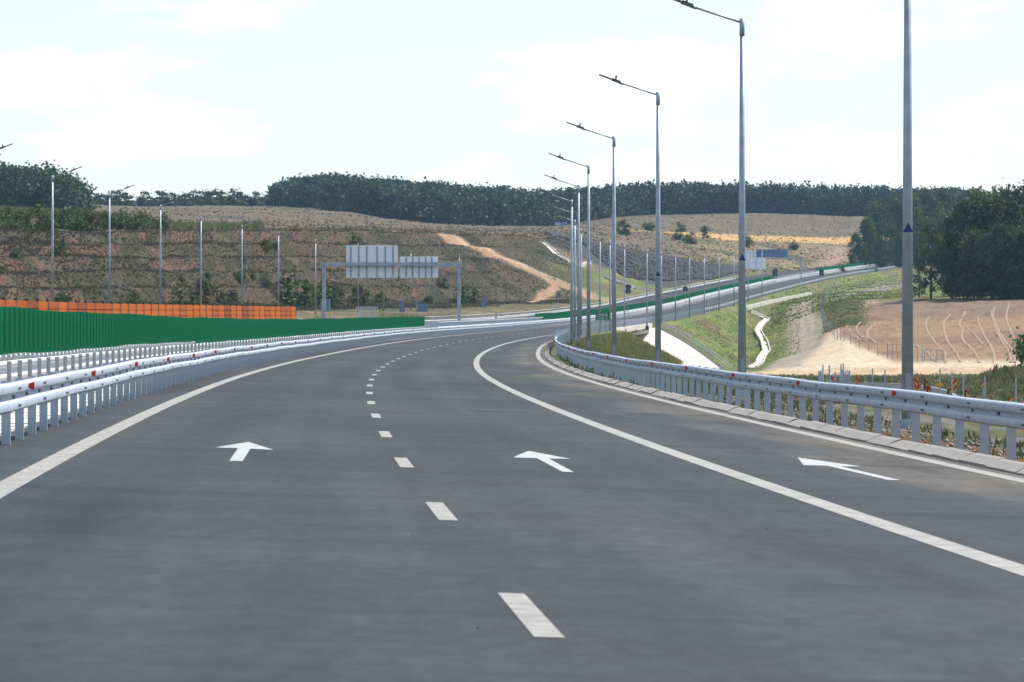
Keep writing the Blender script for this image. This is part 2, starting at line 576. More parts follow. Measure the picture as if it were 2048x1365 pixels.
CP = [at(1236, 664, 549), at(1312, 655.5, 562), at(1452, 746, 541), at(1318, 752, 533)]
CONE = np.linalg.lstsq(np.array([[1, p.x - 22, p.y - 548] for p in CP]), np.array([p.z for p in CP]), rcond=None)[0]
GAP0, GAP1 = 472.0, 550.0   # the viaduct stands over this stretch
def ground_z(X, Y, full=False):
    X, Y = np.asarray(X, float), np.asarray(Y, float)
    px, u, d, z = param(X, Y)
    k = np.clip(np.floor(u).astype(int), 0, NN - 2)
    t = u - k
    za = np.take_along_axis(z, k[..., None], -1)[..., 0]
    zb_ = np.take_along_axis(z, k[..., None] + 1, -1)[..., 0]
    # terraces of the cut on the left
    tt = t.copy()
    cut = (k == 6) & (px < 1080)
    wob = 0.10 * (noise2(X, Y, 40, 3) - 0.5)
    n = 5.0
    q = np.clip(t + 1.6 * wob * np.sin(np.pi * t), 0, 1) * n
    fr = q - np.floor(q)
    ter = .62 * (np.floor(q) + sstep(0.30, .95, fr)) / n + .38 * t
    cw = sstep(1080, 950, px)
    tt = np.where(cut, t * (1 - cw) + ter * cw, t)
    steep = np.where(cut, sstep(0.36, 0.5, fr) * sstep(1.0, 0.85, fr) * cw, 0.0)
    zn = za + (zb_ - za) * tt
    # roughness of the land
    far = sstep(150, 700, Y)
    zn = zn + (noise2(X, Y, 30, 5) - .5) * 1.1 * far + (noise2(X, Y, 5, 9) - .5) * 0.5 * far
    gul = noise2(X, Y * 0.25, 3.5, 21)
    zn = zn + steep * (gul - 0.5) * 1.8
    zn = zn + (noise2(X, Y, 160, 31) - .5) * 6.0 * sstep(1000, 1500, Y)
    # corridor of the motorway: fill below, cut above
    l = X - rx(Y)
    Re = shoulder(Y)
    zb = road_z(l, Y) - 0.13 - 0.03 * np.clip(l - 8, 0, 5)
    gap = sstep(GAP0, GAP0 + 14, Y) * sstep(GAP1 + 6, GAP1 - 8, Y)
    zb = zb * (1 - gap) + np.minimum(zb, -5.2) * gap
    dist = np.maximum(0, np.maximum(-20.8 - l, l - Re))
    rel = np.where((px < -600) | (px > 2690), 0, 0)
    lo = zb - (0.52 + rel) * dist
    hi = zb + np.where(l < 0, 0.42, 0.35) * dist
    zc = np.clip(zn, lo, hi)
    zf = np.where(Y < 1500, zc, zn)
    # small unevenness on verges and slopes
    zf = zf + np.where(dist > 0.3, (noise2(X, Y, 2.2, 41) - .5) * 0.25 * sstep(.3, 4, dist), 0)
    zf = zf + np.where((l > 7.8) & (dist <= 0.3), (noise2(X, Y, .6, 43) - .5) * 0.08, 0)
    pl = CONE[0] + CONE[1] * (X - 22) + CONE[2] * (Y - 548) - .45
    inc = (X > 15.2) & (X < 32.5) & (Y > 526) & (Y < 563) & (X - 15 < (2.1 + 1.45) * 8) & (pl > -6.5) & (pl < 1.4)
    zf = np.where(inc & (zf > pl), pl, zf)
    fill = np.where((zn < lo) & (dist > 0), 1.0, 0.0)
    if full:
        return zf, px, u, steep, fill, dist, l
    return zf

def gz(X, Y): return float(ground_z(np.array([X]), np.array([Y]))[0])

def hit(px, py, d0=300., d1=2600.):
    """ground point seen on a survey bearing and elevation"""
    dd = np.arange(d0, d1, .5)
    X = (px - 1024) * dd / F
    g = ground_z(X, dd)
    zr_ = EYE + (HOR - py) * dd / F
    k = np.nonzero(g >= zr_)[0]
    i = k[0] if len(k) else len(dd) - 1
    return float(X[i]), float(dd[i])

def seg_dist(px, py, pts):
    """distance to a polyline and how far along it, in map units"""
    best = np.full(px.shape, 1e9)
    for (a, b), (c, d_) in zip(pts[:-1], pts[1:]):
        vx, vy = c - a, d_ - b
        t = np.clip(((px - a) * vx + (py - b) * vy) / (vx * vx + vy * vy), 0, 1)
        best = np.minimum(best, np.hypot(px - a - t * vx, py - b - t * vy))
    return best

def path_xy(pts):
    """survey polyline (bearing px, row, distance) -> ground coordinates"""
    return [((p[0] - 1024) * p[1] / F, p[1]) for p in pts]

def build_terrain():
    pxs = np.concatenate([np.array([-9000, -5000, -3000, -2000, -1400, -1000, -700, -500, -350, -250, -180]), np.arange(-140, 2200, 5.0),
                          np.array([2220, 2300, 2450, 2700, 3200, 4200, 6000, 9500])])
    per = [3, 44, 22, 22, 20, 24, 26, 70, 22, 30, 26, 18, 8]
    dd, _ = nodes_at(pxs)
    rows = []
    for k in range(NN - 1):
        n = per[k + 1] if k > 0 else 30
        for i in range(n):
            w = i / n
            if k == 0:
                w = w ** 1.6
            rows.append(dd[:, k] * (1 - w) + dd[:, k + 1] * w)
    rows.append(dd[:, -1])
    Yg = np.stack(rows, 0)
    Xg = (pxs[None, :] - 1024) * Yg / F
    z, px, u, steep, fill, dist, l = ground_z(Xg, Yg, True)
    nr, nc = Yg.shape
    V = np.stack([Xg, Yg, z], -1).reshape(-1, 3)
    idx = np.arange(nr * nc).reshape(nr, nc)
    Fc = np.stack([idx[:-1, :-1], idx[:-1, 1:], idx[1:, 1:], idx[1:, :-1]], -1).reshape(-1, 4)
    me = mesh_np('ground', V, Fc)
    smooth(me)
    c = ground_colour(Xg, Yg, z, px, u, steep, fill, dist, l).reshape(-1, 3)
    ca = me.color_attributes.new('col', 'FLOAT_COLOR', 'POINT')
    ca.data.foreach_set('color', np.concatenate([c, np.ones((len(c), 1))], 1).astype(np.float32).ravel())
    me.materials.append(M_GROUND)
    structure(add('ground', me))

TRACKS = []
def ground_colour(X, Y, z, px, u, steep, fill, dist, l):
    n1, n2, n3 = noise2(X, Y, 60, 51), noise2(X, Y, 9, 52, 4), noise2(X, Y, 2.5, 53, 3)
    def C(r, g, b): return np.array([r, g, b])
    def mixc(a, b, t): return a + (b - a) * np.clip(t, 0, 1)[..., None]
    row = HOR - (z - EYE) * F / np.maximum(Y, 1)
    dry = np.broadcast_to(C(.150, .118, .068), X.shape + (3,)).copy()
    weed = C(.078, .078, .036)
    green = C(.060, .100, .022)
    lush = C(.075, .135, .018)
    soil = C(.34, .165, .090)
    sand = C(.50, .365, .245)
    col = mixc(dry, weed, sstep(.38, .62, n2))
    # cut slope of the left: weeds on the benches, raw earth on the faces, both darkened for cloud shade
    cutz = sstep(5.9, 6.1, u) * sstep(7.15, 6.95, u) * sstep(1120, 1060, px)
    cutc = mixc(mixc(np.broadcast_to(C(.070, .056, .036), col.shape), C(.044, .042, .025), sstep(.36, .6, n2)), C(.090, .078, .046), sstep(.56, .75, n3) * .7)
    leftside = sstep(620, 200, px)
    cutc = mixc(cutc, C(.112, .070, .047), steep * sstep(.50, .62, noise2(X, Y * .2, 3.0, 57, 5) + .13 * leftside - .07) * sstep(.28, .5, noise2(X, Y * .2, 1.4, 58, 2)))
    col = mixc(col, cutc, cutz)
    # foot of the cut: low grass
    foot = sstep(4.6, 5.0, u) * sstep(6.15, 5.9, u) * sstep(1150, 1050, px)
    col = mixc(col, mixc(np.broadcast_to(C(.105, .092, .045), col.shape), C(.055, .066, .026), sstep(.4, .6, n2)), foot)
    # plateau meadow beyond, cloud shade put into its browns
    mead = sstep(6.95, 7.1, u)
    mc = mixc(np.broadcast_to(C(.135, .105, .070), col.shape), C(.105, .086, .058), sstep(.35, .65, noise2(X, Y * .35, 14, 61, 4)))
    mc = mixc(mc, C(.08, .08, .042), sstep(.66, .76, noise2(X, Y * .4, 22, 62, 4)) * .8)
    col = mixc(col, mc, mead)
    # maize strip at the far left
    corn = sstep(8.75, 8.85, u) * sstep(9.15, 9.05, u) * sstep(230, 180, px)
    col = mixc(col, C(.20, .22, .06), corn)
    # hedge bank at the far left
    hb = sstep(7.05, 7.15, u) * sstep(8.6, 8.4, u) * sstep(360, 300, px)
    col = mixc(col, mixc(np.broadcast_to(C(.10, .085, .05), col.shape), C(.05, .055, .025), sstep(.4, .6, n2)), hb)
    # golden stubble on the right
    gold = sstep(1180, 1420, px) * sstep(8.62, 8.72, u) * sstep(9.06, 9.0, u)
    col = mixc(col, C(.42, .27, .105), gold)
    rg = sstep(1300, 1420, px) * sstep(6.8, 7.2, u) * sstep(8.7, 8.5, u)
    col = mixc(col, mixc(mixc(np.broadcast_to(C(.185, .138, .075), col.shape), C(.085, .085, .04), sstep(.42, .6, noise2(X, Y * .5, 16, 64, 4))), C(.22, .155, .10), sstep(.62, .75, n3)), rg)
    # forest floor
    wood = sstep(10.0, 10.05, u)
    col = mixc(col, C(.03, .035, .018), wood)
    # grass on motorway slopes, right side
    rs_ = sstep(1150, 1230, px) * sstep(7.0, 6.7, u)
    gslope = mixc(mixc(np.broadcast_to(C(.10, .135, .036), col.shape), C(.17, .185, .055), sstep(.45, .65, n2)), C(.125, .098, .066), sstep(.5, .64, noise2(X, Y, 5, 66, 4)) * .85)
    col = mixc(col, gslope, rs_)
    # near verge behind the right guardrail
    nv = (l > 7.0) & (Y < 300) & (dist < 90)
    vg = mixc(mixc(np.broadcast_to(C(.11, .10, .055), col.shape), C(.055, .085, .022), sstep(.4, .58, noise2(X, Y, 2.0, 68, 4))), C(.15, .138, .12), sstep(.46, .60, noise2(X, Y * .6, 3.4, 69, 3)))
    vg = mixc(vg, C(.125, .066, .032), sstep(80, 66, Y) * sstep(10.8, 9.6, l))
    col = np.where(nv[..., None], vg, col)
    # valley floor by the side road
    fl = sstep(2.0, 2.2, u) * sstep(3.0, 2.9, u) * sstep(1330, 1400, px) * (dist > 6)
    col = mixc(col, mixc(np.broadcast_to(C(.115, .10, .052), col.shape), C(.055, .08, .022), sstep(.42, .6, n2)), fl)
    # bare site track and ploughed field
    site = sstep(2.93, 2.99, u) * sstep(5.05, 4.95, u)
    edge = np.interp(u, [3, 3.25, 3.6, 4.0, 4.4, 4.8, 5.0], [1430, 1585, 1600, 1640, 1660, 1700, 1720])
    bare = site * sstep(-8, 14, px - edge + 26 * (n2 - .5))
    bc = mixc(mixc(np.broadcast_to(sand, col.shape), C(.42, .28, .18), sstep(.42, .62, n2)), C(.52, .42, .31), sstep(.5, .7, n1))
    fieldm = sstep(3.15, 3.3, u) * sstep(0, 26, px - np.interp(u, [3, 3.3, 3.7, 4, 4.5, 5], [1800, 1760, 1690, 1665, 1690, 1740]))
    fc = mixc(mixc(np.broadcast_to(C(.250, .165, .100), col.shape), C(.20, .132, .082), sstep(.4, .62, noise2(X, Y, 12, 71, 4))), C(.185, .135, .10), sstep(4.3, 4.8, u) * .8)
    fc = mixc(fc, C(.12, .075, .05), sstep(.62, .72, n3) * .7)
    bc = mixc(bc, fc, fieldm)
    col = mixc(col, bc, bare)
    # green patch between the track and the field
    gp = sstep(4.15, 4.3, u) * sstep(5.2, 4.95, u) * sstep(1640, 1665, px) * sstep(1745, 1715, px)
    col = mixc(col, mixc(np.broadcast_to(C(.07, .085, .03), col.shape), C(.13, .12, .05), sstep(.45, .65, n2)), gp)
    # weeds left of the hauling track
    # gravel tracks
    def track(pts, w, c, soft=.6):
        nonlocal col
        dd = seg_dist(X, Y, path_xy(pts))
        ww = w * (0.8 + .5 * n2)
        col = mixc(col, np.asarray(c) * (0.82 + .4 * n3)[..., None], sstep(ww, ww * soft, dd) * .95)
    def trackp(pts, w, c, soft=.6, d0=300., k=.95):
        nonlocal col
        P = [hit(p[0], p[1], d0) for p in pts]
        TRACKS.append((P, w))
        dd = seg_dist(X, Y, P)
        ww = w * (0.75 + .5 * n2)
        col = mixc(col, np.asarray(c) * (0.82 + .4 * n3)[..., None], sstep(ww, ww * soft, dd) * k)
    track([(1180, 520), (1580, 436), (1800, 448), (2300, 452)], 8.5, C(.42, .30, .195))
    track([(1560, 470), (1606, 560), (1612, 640), (1600, 720), (1600, 790), (1625, 850)], 3.6, C(.30, .26, .205), .4)
    track([(1690, 860), (1740, 930), (1815, 1020), (1900, 1100)], 4.0, C(.22, .20, .17), .4)
    # earth road climbing the left hill
    trackp([(1290, 606), (1225, 602), (1160, 583), (1090, 556), (1030, 528), (960, 496), (905, 478), (880, 470)], 4.6, C(.30, .19, .120), .3, 600)
    trackp([(1235, 600), (1165, 580), (1100, 553), (1040, 527), (970, 496), (915, 478)], 1.2, C(.42, .32, .23), .3, 600, .8)
    trackp([(1060, 606), (1085, 592), (1112, 575), (1090, 556)], 1.6, C(.30, .19, .12), .4, 600)
    # dirt gully right
    trackp([(1610, 548), (1650, 535), (1672, 515), (1685, 495)], 5.0, C(.24, .175, .125), .3, 1100)
    rp = [hit(p, q, 700.) for p, q in ((1110, 478), (1190, 500), (1260, 520), (1330, 535), (1400, 545), (1470, 552))]
    col = mixc(col, C(.060, .061, .064) * np.ones(col.shape), sstep(30, 22, seg_dist(X, Y, rp)) * (l < -22) * (px > 1090))
    col = np.clip(col, 0, 1)
    return col * (0.86 + 0.28 * n3)[..., None]

build_terrain()
# deep ground under and behind everything
gm = MB()
gm.quad((-3200, -3200, -11), (3200, -3200, -11), (3200, 3200, -11), (-3200, 3200, -11))
structure(gm.build('ground_plain', mat('plain_grass', (.10, .095, .05), .95, 0, .4, .05)))

# ------------------------------------------------------------------ carriageways and markings
structure(ribbon('road', -4.72, lambda y: edge_r(y) + .32, -60, 1700, 0.0, M_ASPHALT, 7))
structure(ribbon('opposite_carriageway', -19.6, -7.3, -60, 1700, 0.0, M_ASPHALT, 5))
structure(ribbon('median_ground', -7.3, -4.72, -60, 1700, -0.05, mat('median_gravel', (.55, .54, .51), .9, 0, .3, 3.0), 2))
tag(ribbon('edge_line', -3.83, -3.58, -40, 1500, .004, M_PAINT), 'broad white edge line along the guardrail of the median', 'road marking')
tag(ribbon('lane_line', 3.48, 3.73, -40, 400, .004, M_PAINT), 'unbroken broad white line between the merging lane and the other lanes', 'road marking')
tag(ribbon('edge_line', lambda y: edge_r(y) - .12, lambda y: edge_r(y) + .12, -40, 1500, .004, M_PAINT), 'white edge line along the sloped kerb stones', 'road marking')
for i in range(-2, 90):
    yc = 19.6 + 10.97 * i
    if yc > 1000:
        break
    o = ribbon('lane_dash', -0.075, 0.075, yc - 1.5, yc + 1.5, .004, M_PAINT)
    tag(o, 'short white dash of the broken line between the two left lanes', 'road marking', 'dashes of the broken lane line')
ARROWS = [
 ([(496.9, 884.2), (429.3, 895.2), (476.2, 896.7), (458.6, 921.7), (485.2, 922.5), (500.8, 897.9), (546.5, 899.8)], 'white painted arrow in the lane beside the median guardrail'),
 ([(1056.3, 902.2), (1026.2, 915.1), (1073.8, 916.6), (1124.6, 944.0), (1148.0, 944.8), (1097.3, 917.4), (1142.2, 918.2)], 'white painted arrow in the middle lane between broken and unbroken line'),
 ([(1595.5, 915.5), (1607.0, 930.8), (1654.0, 931.7), (1775.8, 960.3), (1801.2, 960.7), (1681.2, 933.3), (1722.5, 933.3)], 'white painted arrow in the merging lane beside the kerb'),
]
for pts, lab in ARROWS:
    P = [road_at(*p) for p in pts]
    m = MB()
    for tri in ((0, 1, 2), (0, 2, 5), (0, 5, 6), (2, 3, 4), (2, 4, 5)):
        m.poly([P[i] for i in tri][::-1])
    tag(m.build('lane_arrow', M_PAINTW), lab, 'road marking')

# grit and crumbs lying on the road
def road_grit():
    rng = np.random.default_rng(31)
    n = 170
    Y = 17 + 90 * rng.uniform(0, 1, n) ** 1.5
    l = np.where(rng.uniform(0, 1, n) < .7, rng.uniform(6.4, 7.2, n), rng.uniform(-4.4, 6.9, n))
    base = np.array([(1, 0, 0), (-1, 0, 0), (0, 1, 0), (0, -1, 0), (0, 0, 1), (0, 0, -.2)], float)
    tri = np.array([(0, 2, 4), (2, 1, 4), (1, 3, 4), (3, 0, 4), (2, 0, 5), (1, 2, 5), (3, 1, 5), (0, 3, 5)])
    for nm, sel, c in (('dark_grit', rng.uniform(0, 1, n) < .6, (.035, .032, .03)), ('pale_grit', None, (.34, .32, .29))):
        if sel is None:
            sel = ~last
        last = sel
        m = int(sel.sum())
        V = base[None] * rng.uniform(.003, .009, (m, 1, 1)) * rng.uniform(.6, 1.4, (m, 6, 1))
        V += np.stack([rx(Y[sel]) + l[sel], Y[sel], road_z(l[sel], Y[sel]) + .006], 1)[:, None, :]
        Fc = (tri[None] + (np.arange(m) * 6)[:, None, None]).reshape(-1, 3)
        stuff(add(nm, mesh_np(nm, V.reshape(-1, 3), Fc), mat(nm, c, .9)), nm.replace('_', ' ') + ' scattered over the asphalt', 'grit')
road_grit()

# ------------------------------------------------------------------ kerb stones
def kerb():
    root = empty('kerb', road_p(7.35, 45))
    structure(root)
    m = MB()
    L = 1.96
    prof = [(-.17, -.14), (-.17, .02), (.0, .10), (.08, .105), (.08, -.14)]
    n = len(prof)
    for k in (0, 1):
        y = -L / 2 + L * k
        m.v += [(a, y, b) for a, b in prof]
    m.f += [tuple(range(n)), tuple(range(2 * n - 1, n - 1, -1))]
    for i in range(n):
        j = (i + 1) % n
        m.f.append((i, n + i, n + j, j))
    variants = []
    for k in range(4):
        me = m.mesh('kerb_stone', M_CONC)
        for v in me.vertices:
            v.co.x += random.uniform(-.012, .012)
            v.co.z += random.uniform(-.01, .012)
        variants.append(me)
    gut = ribbon('gutter', lambda y: edge_r(y) + .325, lambda y: edge_r(y) + .37, 30, 420, -.03, mat('gutter_dirt', (.20, .17, .13), .95, 0, .4, 4), 2, None)
    structure(gut)
    y = 31.0
    while y < 400:
        p = road_p(float(edge_r(y)) + .56, y)
        o = add('kerb_stone', random.choice(variants), None, root)
        o.location = p - root.location + Vector((random.uniform(-.015, .015), 0, random.uniform(-.012, .012)))
        o.rotation_euler = (0, 0, -math.atan(float(rs(y))) + random.uniform(-.006, .006))
        y += 2.0
kerb()

# paved strip of the median
def median_slabs():
    root = structure(empty('median_paving', road_p(-5.2, 45)))
    me = MB().box(-.47, .47, -.485, .485, -.06, 0).mesh('paving_slab', M_SLAB)
    k = 0
    y = 36.0
    while y < 182:
        for l in (-5.27,):
            p = road_p(l, y, .03)
            o = add('paving_slab', me, None, root)
            o.location = p - root.location + Vector((0, 0, random.uniform(-.008, .008)))
            o.rotation_euler = (random.uniform(-.006, .006), random.uniform(-.02, .005), -math.atan(float(rs(y))))
        y += 1.0
median_slabs()

# ------------------------------------------------------------------ guardrails
WPROF = [(0.0, .33), (.04, .328), (.078, .312), (.085, .295), (.085, .228), (.074, .205), (.022, .190), (.012, .165), (.022, .140), (.074, .125), (.085, .102), (.085, .035), (.078, .018), (.04, .002), (0.0, 0.0)]
def wobble(y, amp, seed):
    return amp * (math.sin(y * .37 + seed) * .5 + math.sin(y * .151 + seed * 2.3) * .6 + math.sin(y * .83 + seed) * .25)

def rail_mesh(name, l, y0, y1, z0, side, prof=WPROF, amp=.012, seed=1.0, step=None, lf=None):
    ys = ysteps(y0, y1) if step is None else np.arange(y0, y1 + .01, step)
    back = [(a - .006, b) for a, b in prof][::-1]
    pr = prof + back
    n = len(pr)
    V, Fc = [], []
    for y in ys:
        ll = lf(y) if lf else l
        base = road_z(ll, y) + z0 + wobble(y, amp, seed)
        x = rx(y) + ll + wobble(y * .8, amp * .8, seed + 4)
        for a, b in pr:
            V.append((x + side * a, y, base + b))
    for i in range(len(ys) - 1):
        for j in range(n):
            k = (j + 1) % n
            q = (i * n + j, i * n + k, (i + 1) * n + k, (i + 1) * n + j)
            Fc.append(q if side < 0 else q[::-1])
    return mesh_np(name, np.array(V), np.array(Fc))

def post_mesh(name, h, w=.12, dep=.055, below=.25, m=M_POST, flip=1):
    b = MB()
    t = .006
    b.box(-w / 2, w / 2, 0, t, -below, h)
    b.box(-w / 2, -w / 2 + t, t, dep, -below, h)
    b.box(w / 2 - t, w / 2, t, dep, -below, h)
    b.box(-w / 2 + t, -w / 2 + .02, dep - t, dep, -below, h)
    b.box(w / 2 - .02, w / 2 - t, dep - t, dep, -below, h)
    return b.mesh(name, m)

def reflector_mesh(side):
    """trapezoid plate seen by drivers, broad edge towards the road"""
    b = MB()
    b.prism([(0, 0, -.024), (side * .07, 0, -.052), (side * .07, 0, .052), (0, 0, .024)], (0, .012, 0))
    return b.mesh('reflector', M_RED)

def guardrail(name, label, l, y0, y1, side, spacing=2.0, z0=.42, top=.78, refl=12.0, post_front=False, group=None, ph=0.0, lf=None, mrail=M_ZINC, mpost=M_POST, bolts_to=140, seed=1.0, ymax_post=1e9, w=.12):
    root = empty(name, road_p(l, y0))
    base = root.location.copy()
    rm = rail_mesh('rail', l, y0, y1, z0, side, lf=lf, seed=seed)
    ro = add('rail', rm, mrail, root)
    ro.location = -base
    pm = post_mesh('post', top - .02, m=mpost, w=w)
    sp = MB().box(-.05, .05, -.03, .03, -.08, .08).mesh('spacer', mpost)
    y = y0 + .4 + ph
    while y < min(y1, ymax_post):
        ll = lf(y) if lf else l
        poff = -side * .15
        p = road_p(ll + poff, y, wobble(y, .012, seed) - .01) - base
        a = -math.atan(float(rs(y)))
        add('post', pm, None, root, p, a + random.uniform(-.02, .02))
        if y < 260 and not post_front:
            add('spacer', sp, None, root, p + Vector((side * .085, 0, z0 + .165)), a)
        y += spacing
    if refl:
        fm = reflector_mesh(side)
        y = y0 + .9 + ph + 6
        while y < y1:
            ll = lf(y) if lf else l
            add('reflector', fm, None, root, road_p(ll + side * .075, y, z0 + .268 + wobble(y, .012, seed)) - base)
            y += refl
    # bolts: pairs on each crest at the laps, single ones in the waist
    b = MB()
    y = y0 + 1.4
    k = 0
    while y < min(y1, bolts_to):
        ll = lf(y) if lf else l
        zz0 = float(road_z(ll, y)) + z0 + wobble(y, .012, seed)
        X = float(rx(y)) + ll + wobble(y * .8, .0096, seed + 4)
        if k % 2 == 0:
            for zc in (.262, .068):
                for dy in (-.12, 0, .12):
                    b.box(X + side * .084 - .009, X + side * .084 + .009, y + dy - .028, y + dy + .028, zz0 + zc - .014, zz0 + zc + .014)
        b.box(X + side * .022 - .012, X + side * .022 + .012, y - .06, y + .06, zz0 + .145, zz0 + .185)
        y += 2.0
        k += 1
    if b.v:
        bo = b.build('bolts', M_BOLT, root)
        bo.location = -base
        bo['kind'] = 'stuff'
    tag(root, label, 'guardrail', group)
    return root

guardrail('guardrail', 'long white steel guardrail with red reflectors along the left edge of the road', -4.42, 37.2, 560, 1, 2.0, ph=-.05, seed=1.3, w=.105)
guardrail('guardrail', 'pale guardrail seen from its back between paved strip and green screen', -5.92, 38, 345, -1, 2.0, z0=.40, top=.86, refl=0, post_front=True, w=.07, seed=3.1, mrail=M_WHITE, mpost=mat('grey_post', (.36, .40, .43), .55, .1, .3, 6), bolts_to=0)
def right_l(y): return float(np.interp(y, [0, 180, 240, 300, 340], [8.05, 8.05, 7.75, 7.35, 7.1]))
guardrail('guardrail', 'steel guardrail with red reflectors on the verge behind the kerb stones', 8.05, 38, 320, -1, 2.0, refl=12.0, ph=1.0, lf=right_l, seed=5.2, z0=.44, top=.80)

# opposite side of the median under the green screen
root = guardrail('guardrail', 'white guardrail carrying the green screen, facing the opposite carriageway', -6.75, 40, 345, -1, 4.0, z0=.46, top=.8, refl=0, mrail=M_WHITE, bolts_to=0, seed=7.7)

# tall white barrier with close posts (median opening and viaduct)
def tall_barrier(label, l, y0, y1, h, spacing, lf=None, rails=(.42,), side=1, mat_=M_WHITE, pm_=M_POST, name='crash_barrier', top_rail=True, w=.14, refl=0):
    root = empty(name, road_p(lf(y0) if lf else l, y0))
    base = root.location.copy()
    for z in rails:
        ro = add('rail', rail_mesh('rail', l, y0, y1, z, side, lf=lf, amp=.008), mat_, root)
        ro.location = -base
    if top_rail:
        pr = [(0.0, .07), (.09, .07), (.09, 0.0), (0.0, 0.0)]
        ro = add('top_rail', rail_mesh('top_rail', l, y0, y1, h - .02, side, prof=pr, lf=lf, amp=.005), mat_, root)
        ro.location = -base
    pm = MB().box(-w / 2, w / 2, -.03, .03, -.3, h).mesh('post', pm_)
    y = y0 + .05
    while y < y1:
        ll = lf(y) if lf else l
        add('post', pm, None, root, road_p(ll - side * .1, y) - base, -math.atan(float(rs(y))))
        y += spacing
    tag(root, label, 'barrier')
    return root

def vl(y): return float(np.interp(y, [285, 340, 420, 470], [7.05, 6.75, 5.75, 5.25]))
tall_barrier('tall pale steel parapet with close posts on the viaduct edge', 7, 286, 700, 1.04, 2.0, lf=vl, rails=(.42,), side=-1, mat_=M_ZINC, pm_=mat('parapet_post', (.62, .69, .74), .5, .05, .35, 2))
tall_barrier('low white guardrail following the right edge of the climbing road', 4.9, 702, 1250, .8, 5.0, rails=(.42,), side=-1, top_rail=False)
tall_barrier('white double barrier across the gap between the two green screens, road side', -5.3, 342, 500, 1.15, 1.5, rails=(.42,), side=1)
tall_barrier('white double barrier across the gap between the two green screens, far side', -7.0, 342, 500, 1.15, 1.5, rails=(.42,), side=-1, mat_=M_WHITE)
tall_barrier('white median guardrail in front of the long distant green screen', -5.0, 562, 1000, .8, 3.0, rails=(.42,), side=1, top_rail=False)
tall_barrier('white median barrier in the gap below the distant gantry', -5.2, 1001, 1115, 1.1, 3.0, rails=(.42,), side=1)
tall_barrier('white median guardrail at the top of the climb', -5.0, 1116, 1400, .8, 5.0, rails=(.42,), side=1, top_rail=False)
# outer edge of the opposite carriageway
ob = tall_barrier('white railing with close posts along the far edge of the opposite carriageway', -17.6, 150, 560, 1.12, 2.0, rails=(.35,), side=1, mat_=M_WHITE, pm_=M_WHITE, w=.10)
am = MB().prism([(-.05, 0, 0), (.05, 0, 0), (.07, 0, .16), (-.07, 0, .16)], (0, .02, 0)).mesh('reflector', M_AMBER)
for y in range(300, 560, 24):
    add('reflector', am, None, ob, road_p(-17.5, y, 1.0) - ob.location)
tall_barrier('white railing along the far edge of the opposite carriageway past the viaduct', -17.4, 561, 1010, 1.05, 3.5, rails=(.35,), side=1, pm_=M_POST)

# ------------------------------------------------------------------ green anti-glare screens
def fin_mesh():
    b = MB()
    w, h = .34, .92
    prof = [(-w / 2, .14), (-w / 2 + .06, .06), (.03, .0), (w / 2 - .09, .015), (w / 2 - .03, .12), (w / 2, .16), (w / 2, h - .02), (w / 2 - .03, h), (-w / 2 + .02, h), (-w / 2, h - .03)]
    b.prism([(a, 0, z) for a, z in prof], (0, .03, 0))
    b.box(w / 2 - .035, w / 2 + .006, -.06, 0, .18, h - .02)
    b.box(-w / 2 + .01, -w / 2 + .045, -.05, 0, .16, h - .02)
    b.box(-.02, .012, -.04, 0, .10, h - .01)
    return b.mesh('fin', M_GREEN)
def bolt_fin_mesh():
    b = MB()
    for z in (.32, .56, .78):
        b.box(.055, .085, -.012, .0, z - .016, z + .016)
    return b
def green_screen(label, l, y0, y1, dz, parts=True, step=1.0):
    root = empty('glare_screen', road_p(l, y0, dz))
    base = root.location.copy()
    fm = fin_mesh()
    n = 0
    if parts:
        y = y0
        bb = MB()
        feet = MB()
        while y < y1:
            p = road_p(l, y, dz + wobble(y, .02, 2.2))
            add('fin', fm, None, root, p - base, -math.atan(float(rs(y))) + R(6) + random.uniform(-.03, .03))
            if y < 130:
                for z in (.34, .58, .80):
                    q = p - base + Vector((.08, -.02, z))
                    bb.box(q.x - .014, q.x + .014, q.y - .012, q.y, q.z - .016, q.z + .016)
                q = p - base
                feet.tube(q + Vector((.10, -.06, .06)), q + Vector((.10, .10, .06)), .05, .05, 8)
            y += step
        o = bb.build('screen_bolts', M_GREEN2, root)
        o['kind'] = 'stuff'
        o = feet.build('clamp_rollers', M_WHITE, root)
        o['kind'] = 'stuff'
        pr = [(0.0, .10), (.10, .10), (.10, 0.0), (0.0, 0.0)]
        ro = add('support_beam', rail_mesh('support_beam', l + .02, y0, y1, dz - .1, 1, prof=pr, amp=.004), M_WHITE, root)
        ro.location = -base
    else:
        V, Fc = [], []
        src = [tuple(v.co) for v in fm.vertices]
        pf = [tuple(p.vertices) for p in fm.polygons]
        y = y0
        while y < y1:
            p = road_p(l, y, dz)
            k = len(V)
            V += [(p.x + a - base.x, p.y + b - base.y, p.z + c - base.z) for a, b, c in src]
            Fc += [tuple(i + k for i in f) for f in pf]
            y += step
        o = add('fins', mesh_np('fins', np.array(V), Fc), M_GREEN, root)
        o['kind'] = 'stuff'
        pr = [(0.0, .10), (.10, .10), (.10, 0.0), (0.0, 0.0)]
        ro = add('support_beam', rail_mesh('support_beam', l + .02, y0, y1, dz - .12, 1, prof=pr, amp=.004), M_WHITE, root)
        ro.location = -base
    tag(root, label, 'screen')
green_screen('long near green anti-glare screen of upright fins above the median guardrail', -6.45, 47, 341, .78)
green_screen('distant green anti-glare screen climbing the hill beside the viaduct', -6.2, 500, 1000, .75, False, 1.5)
green_screen('far green anti-glare screen at the crest below the trees', -6.2, 1112, 1420, .8, False, 2.0)
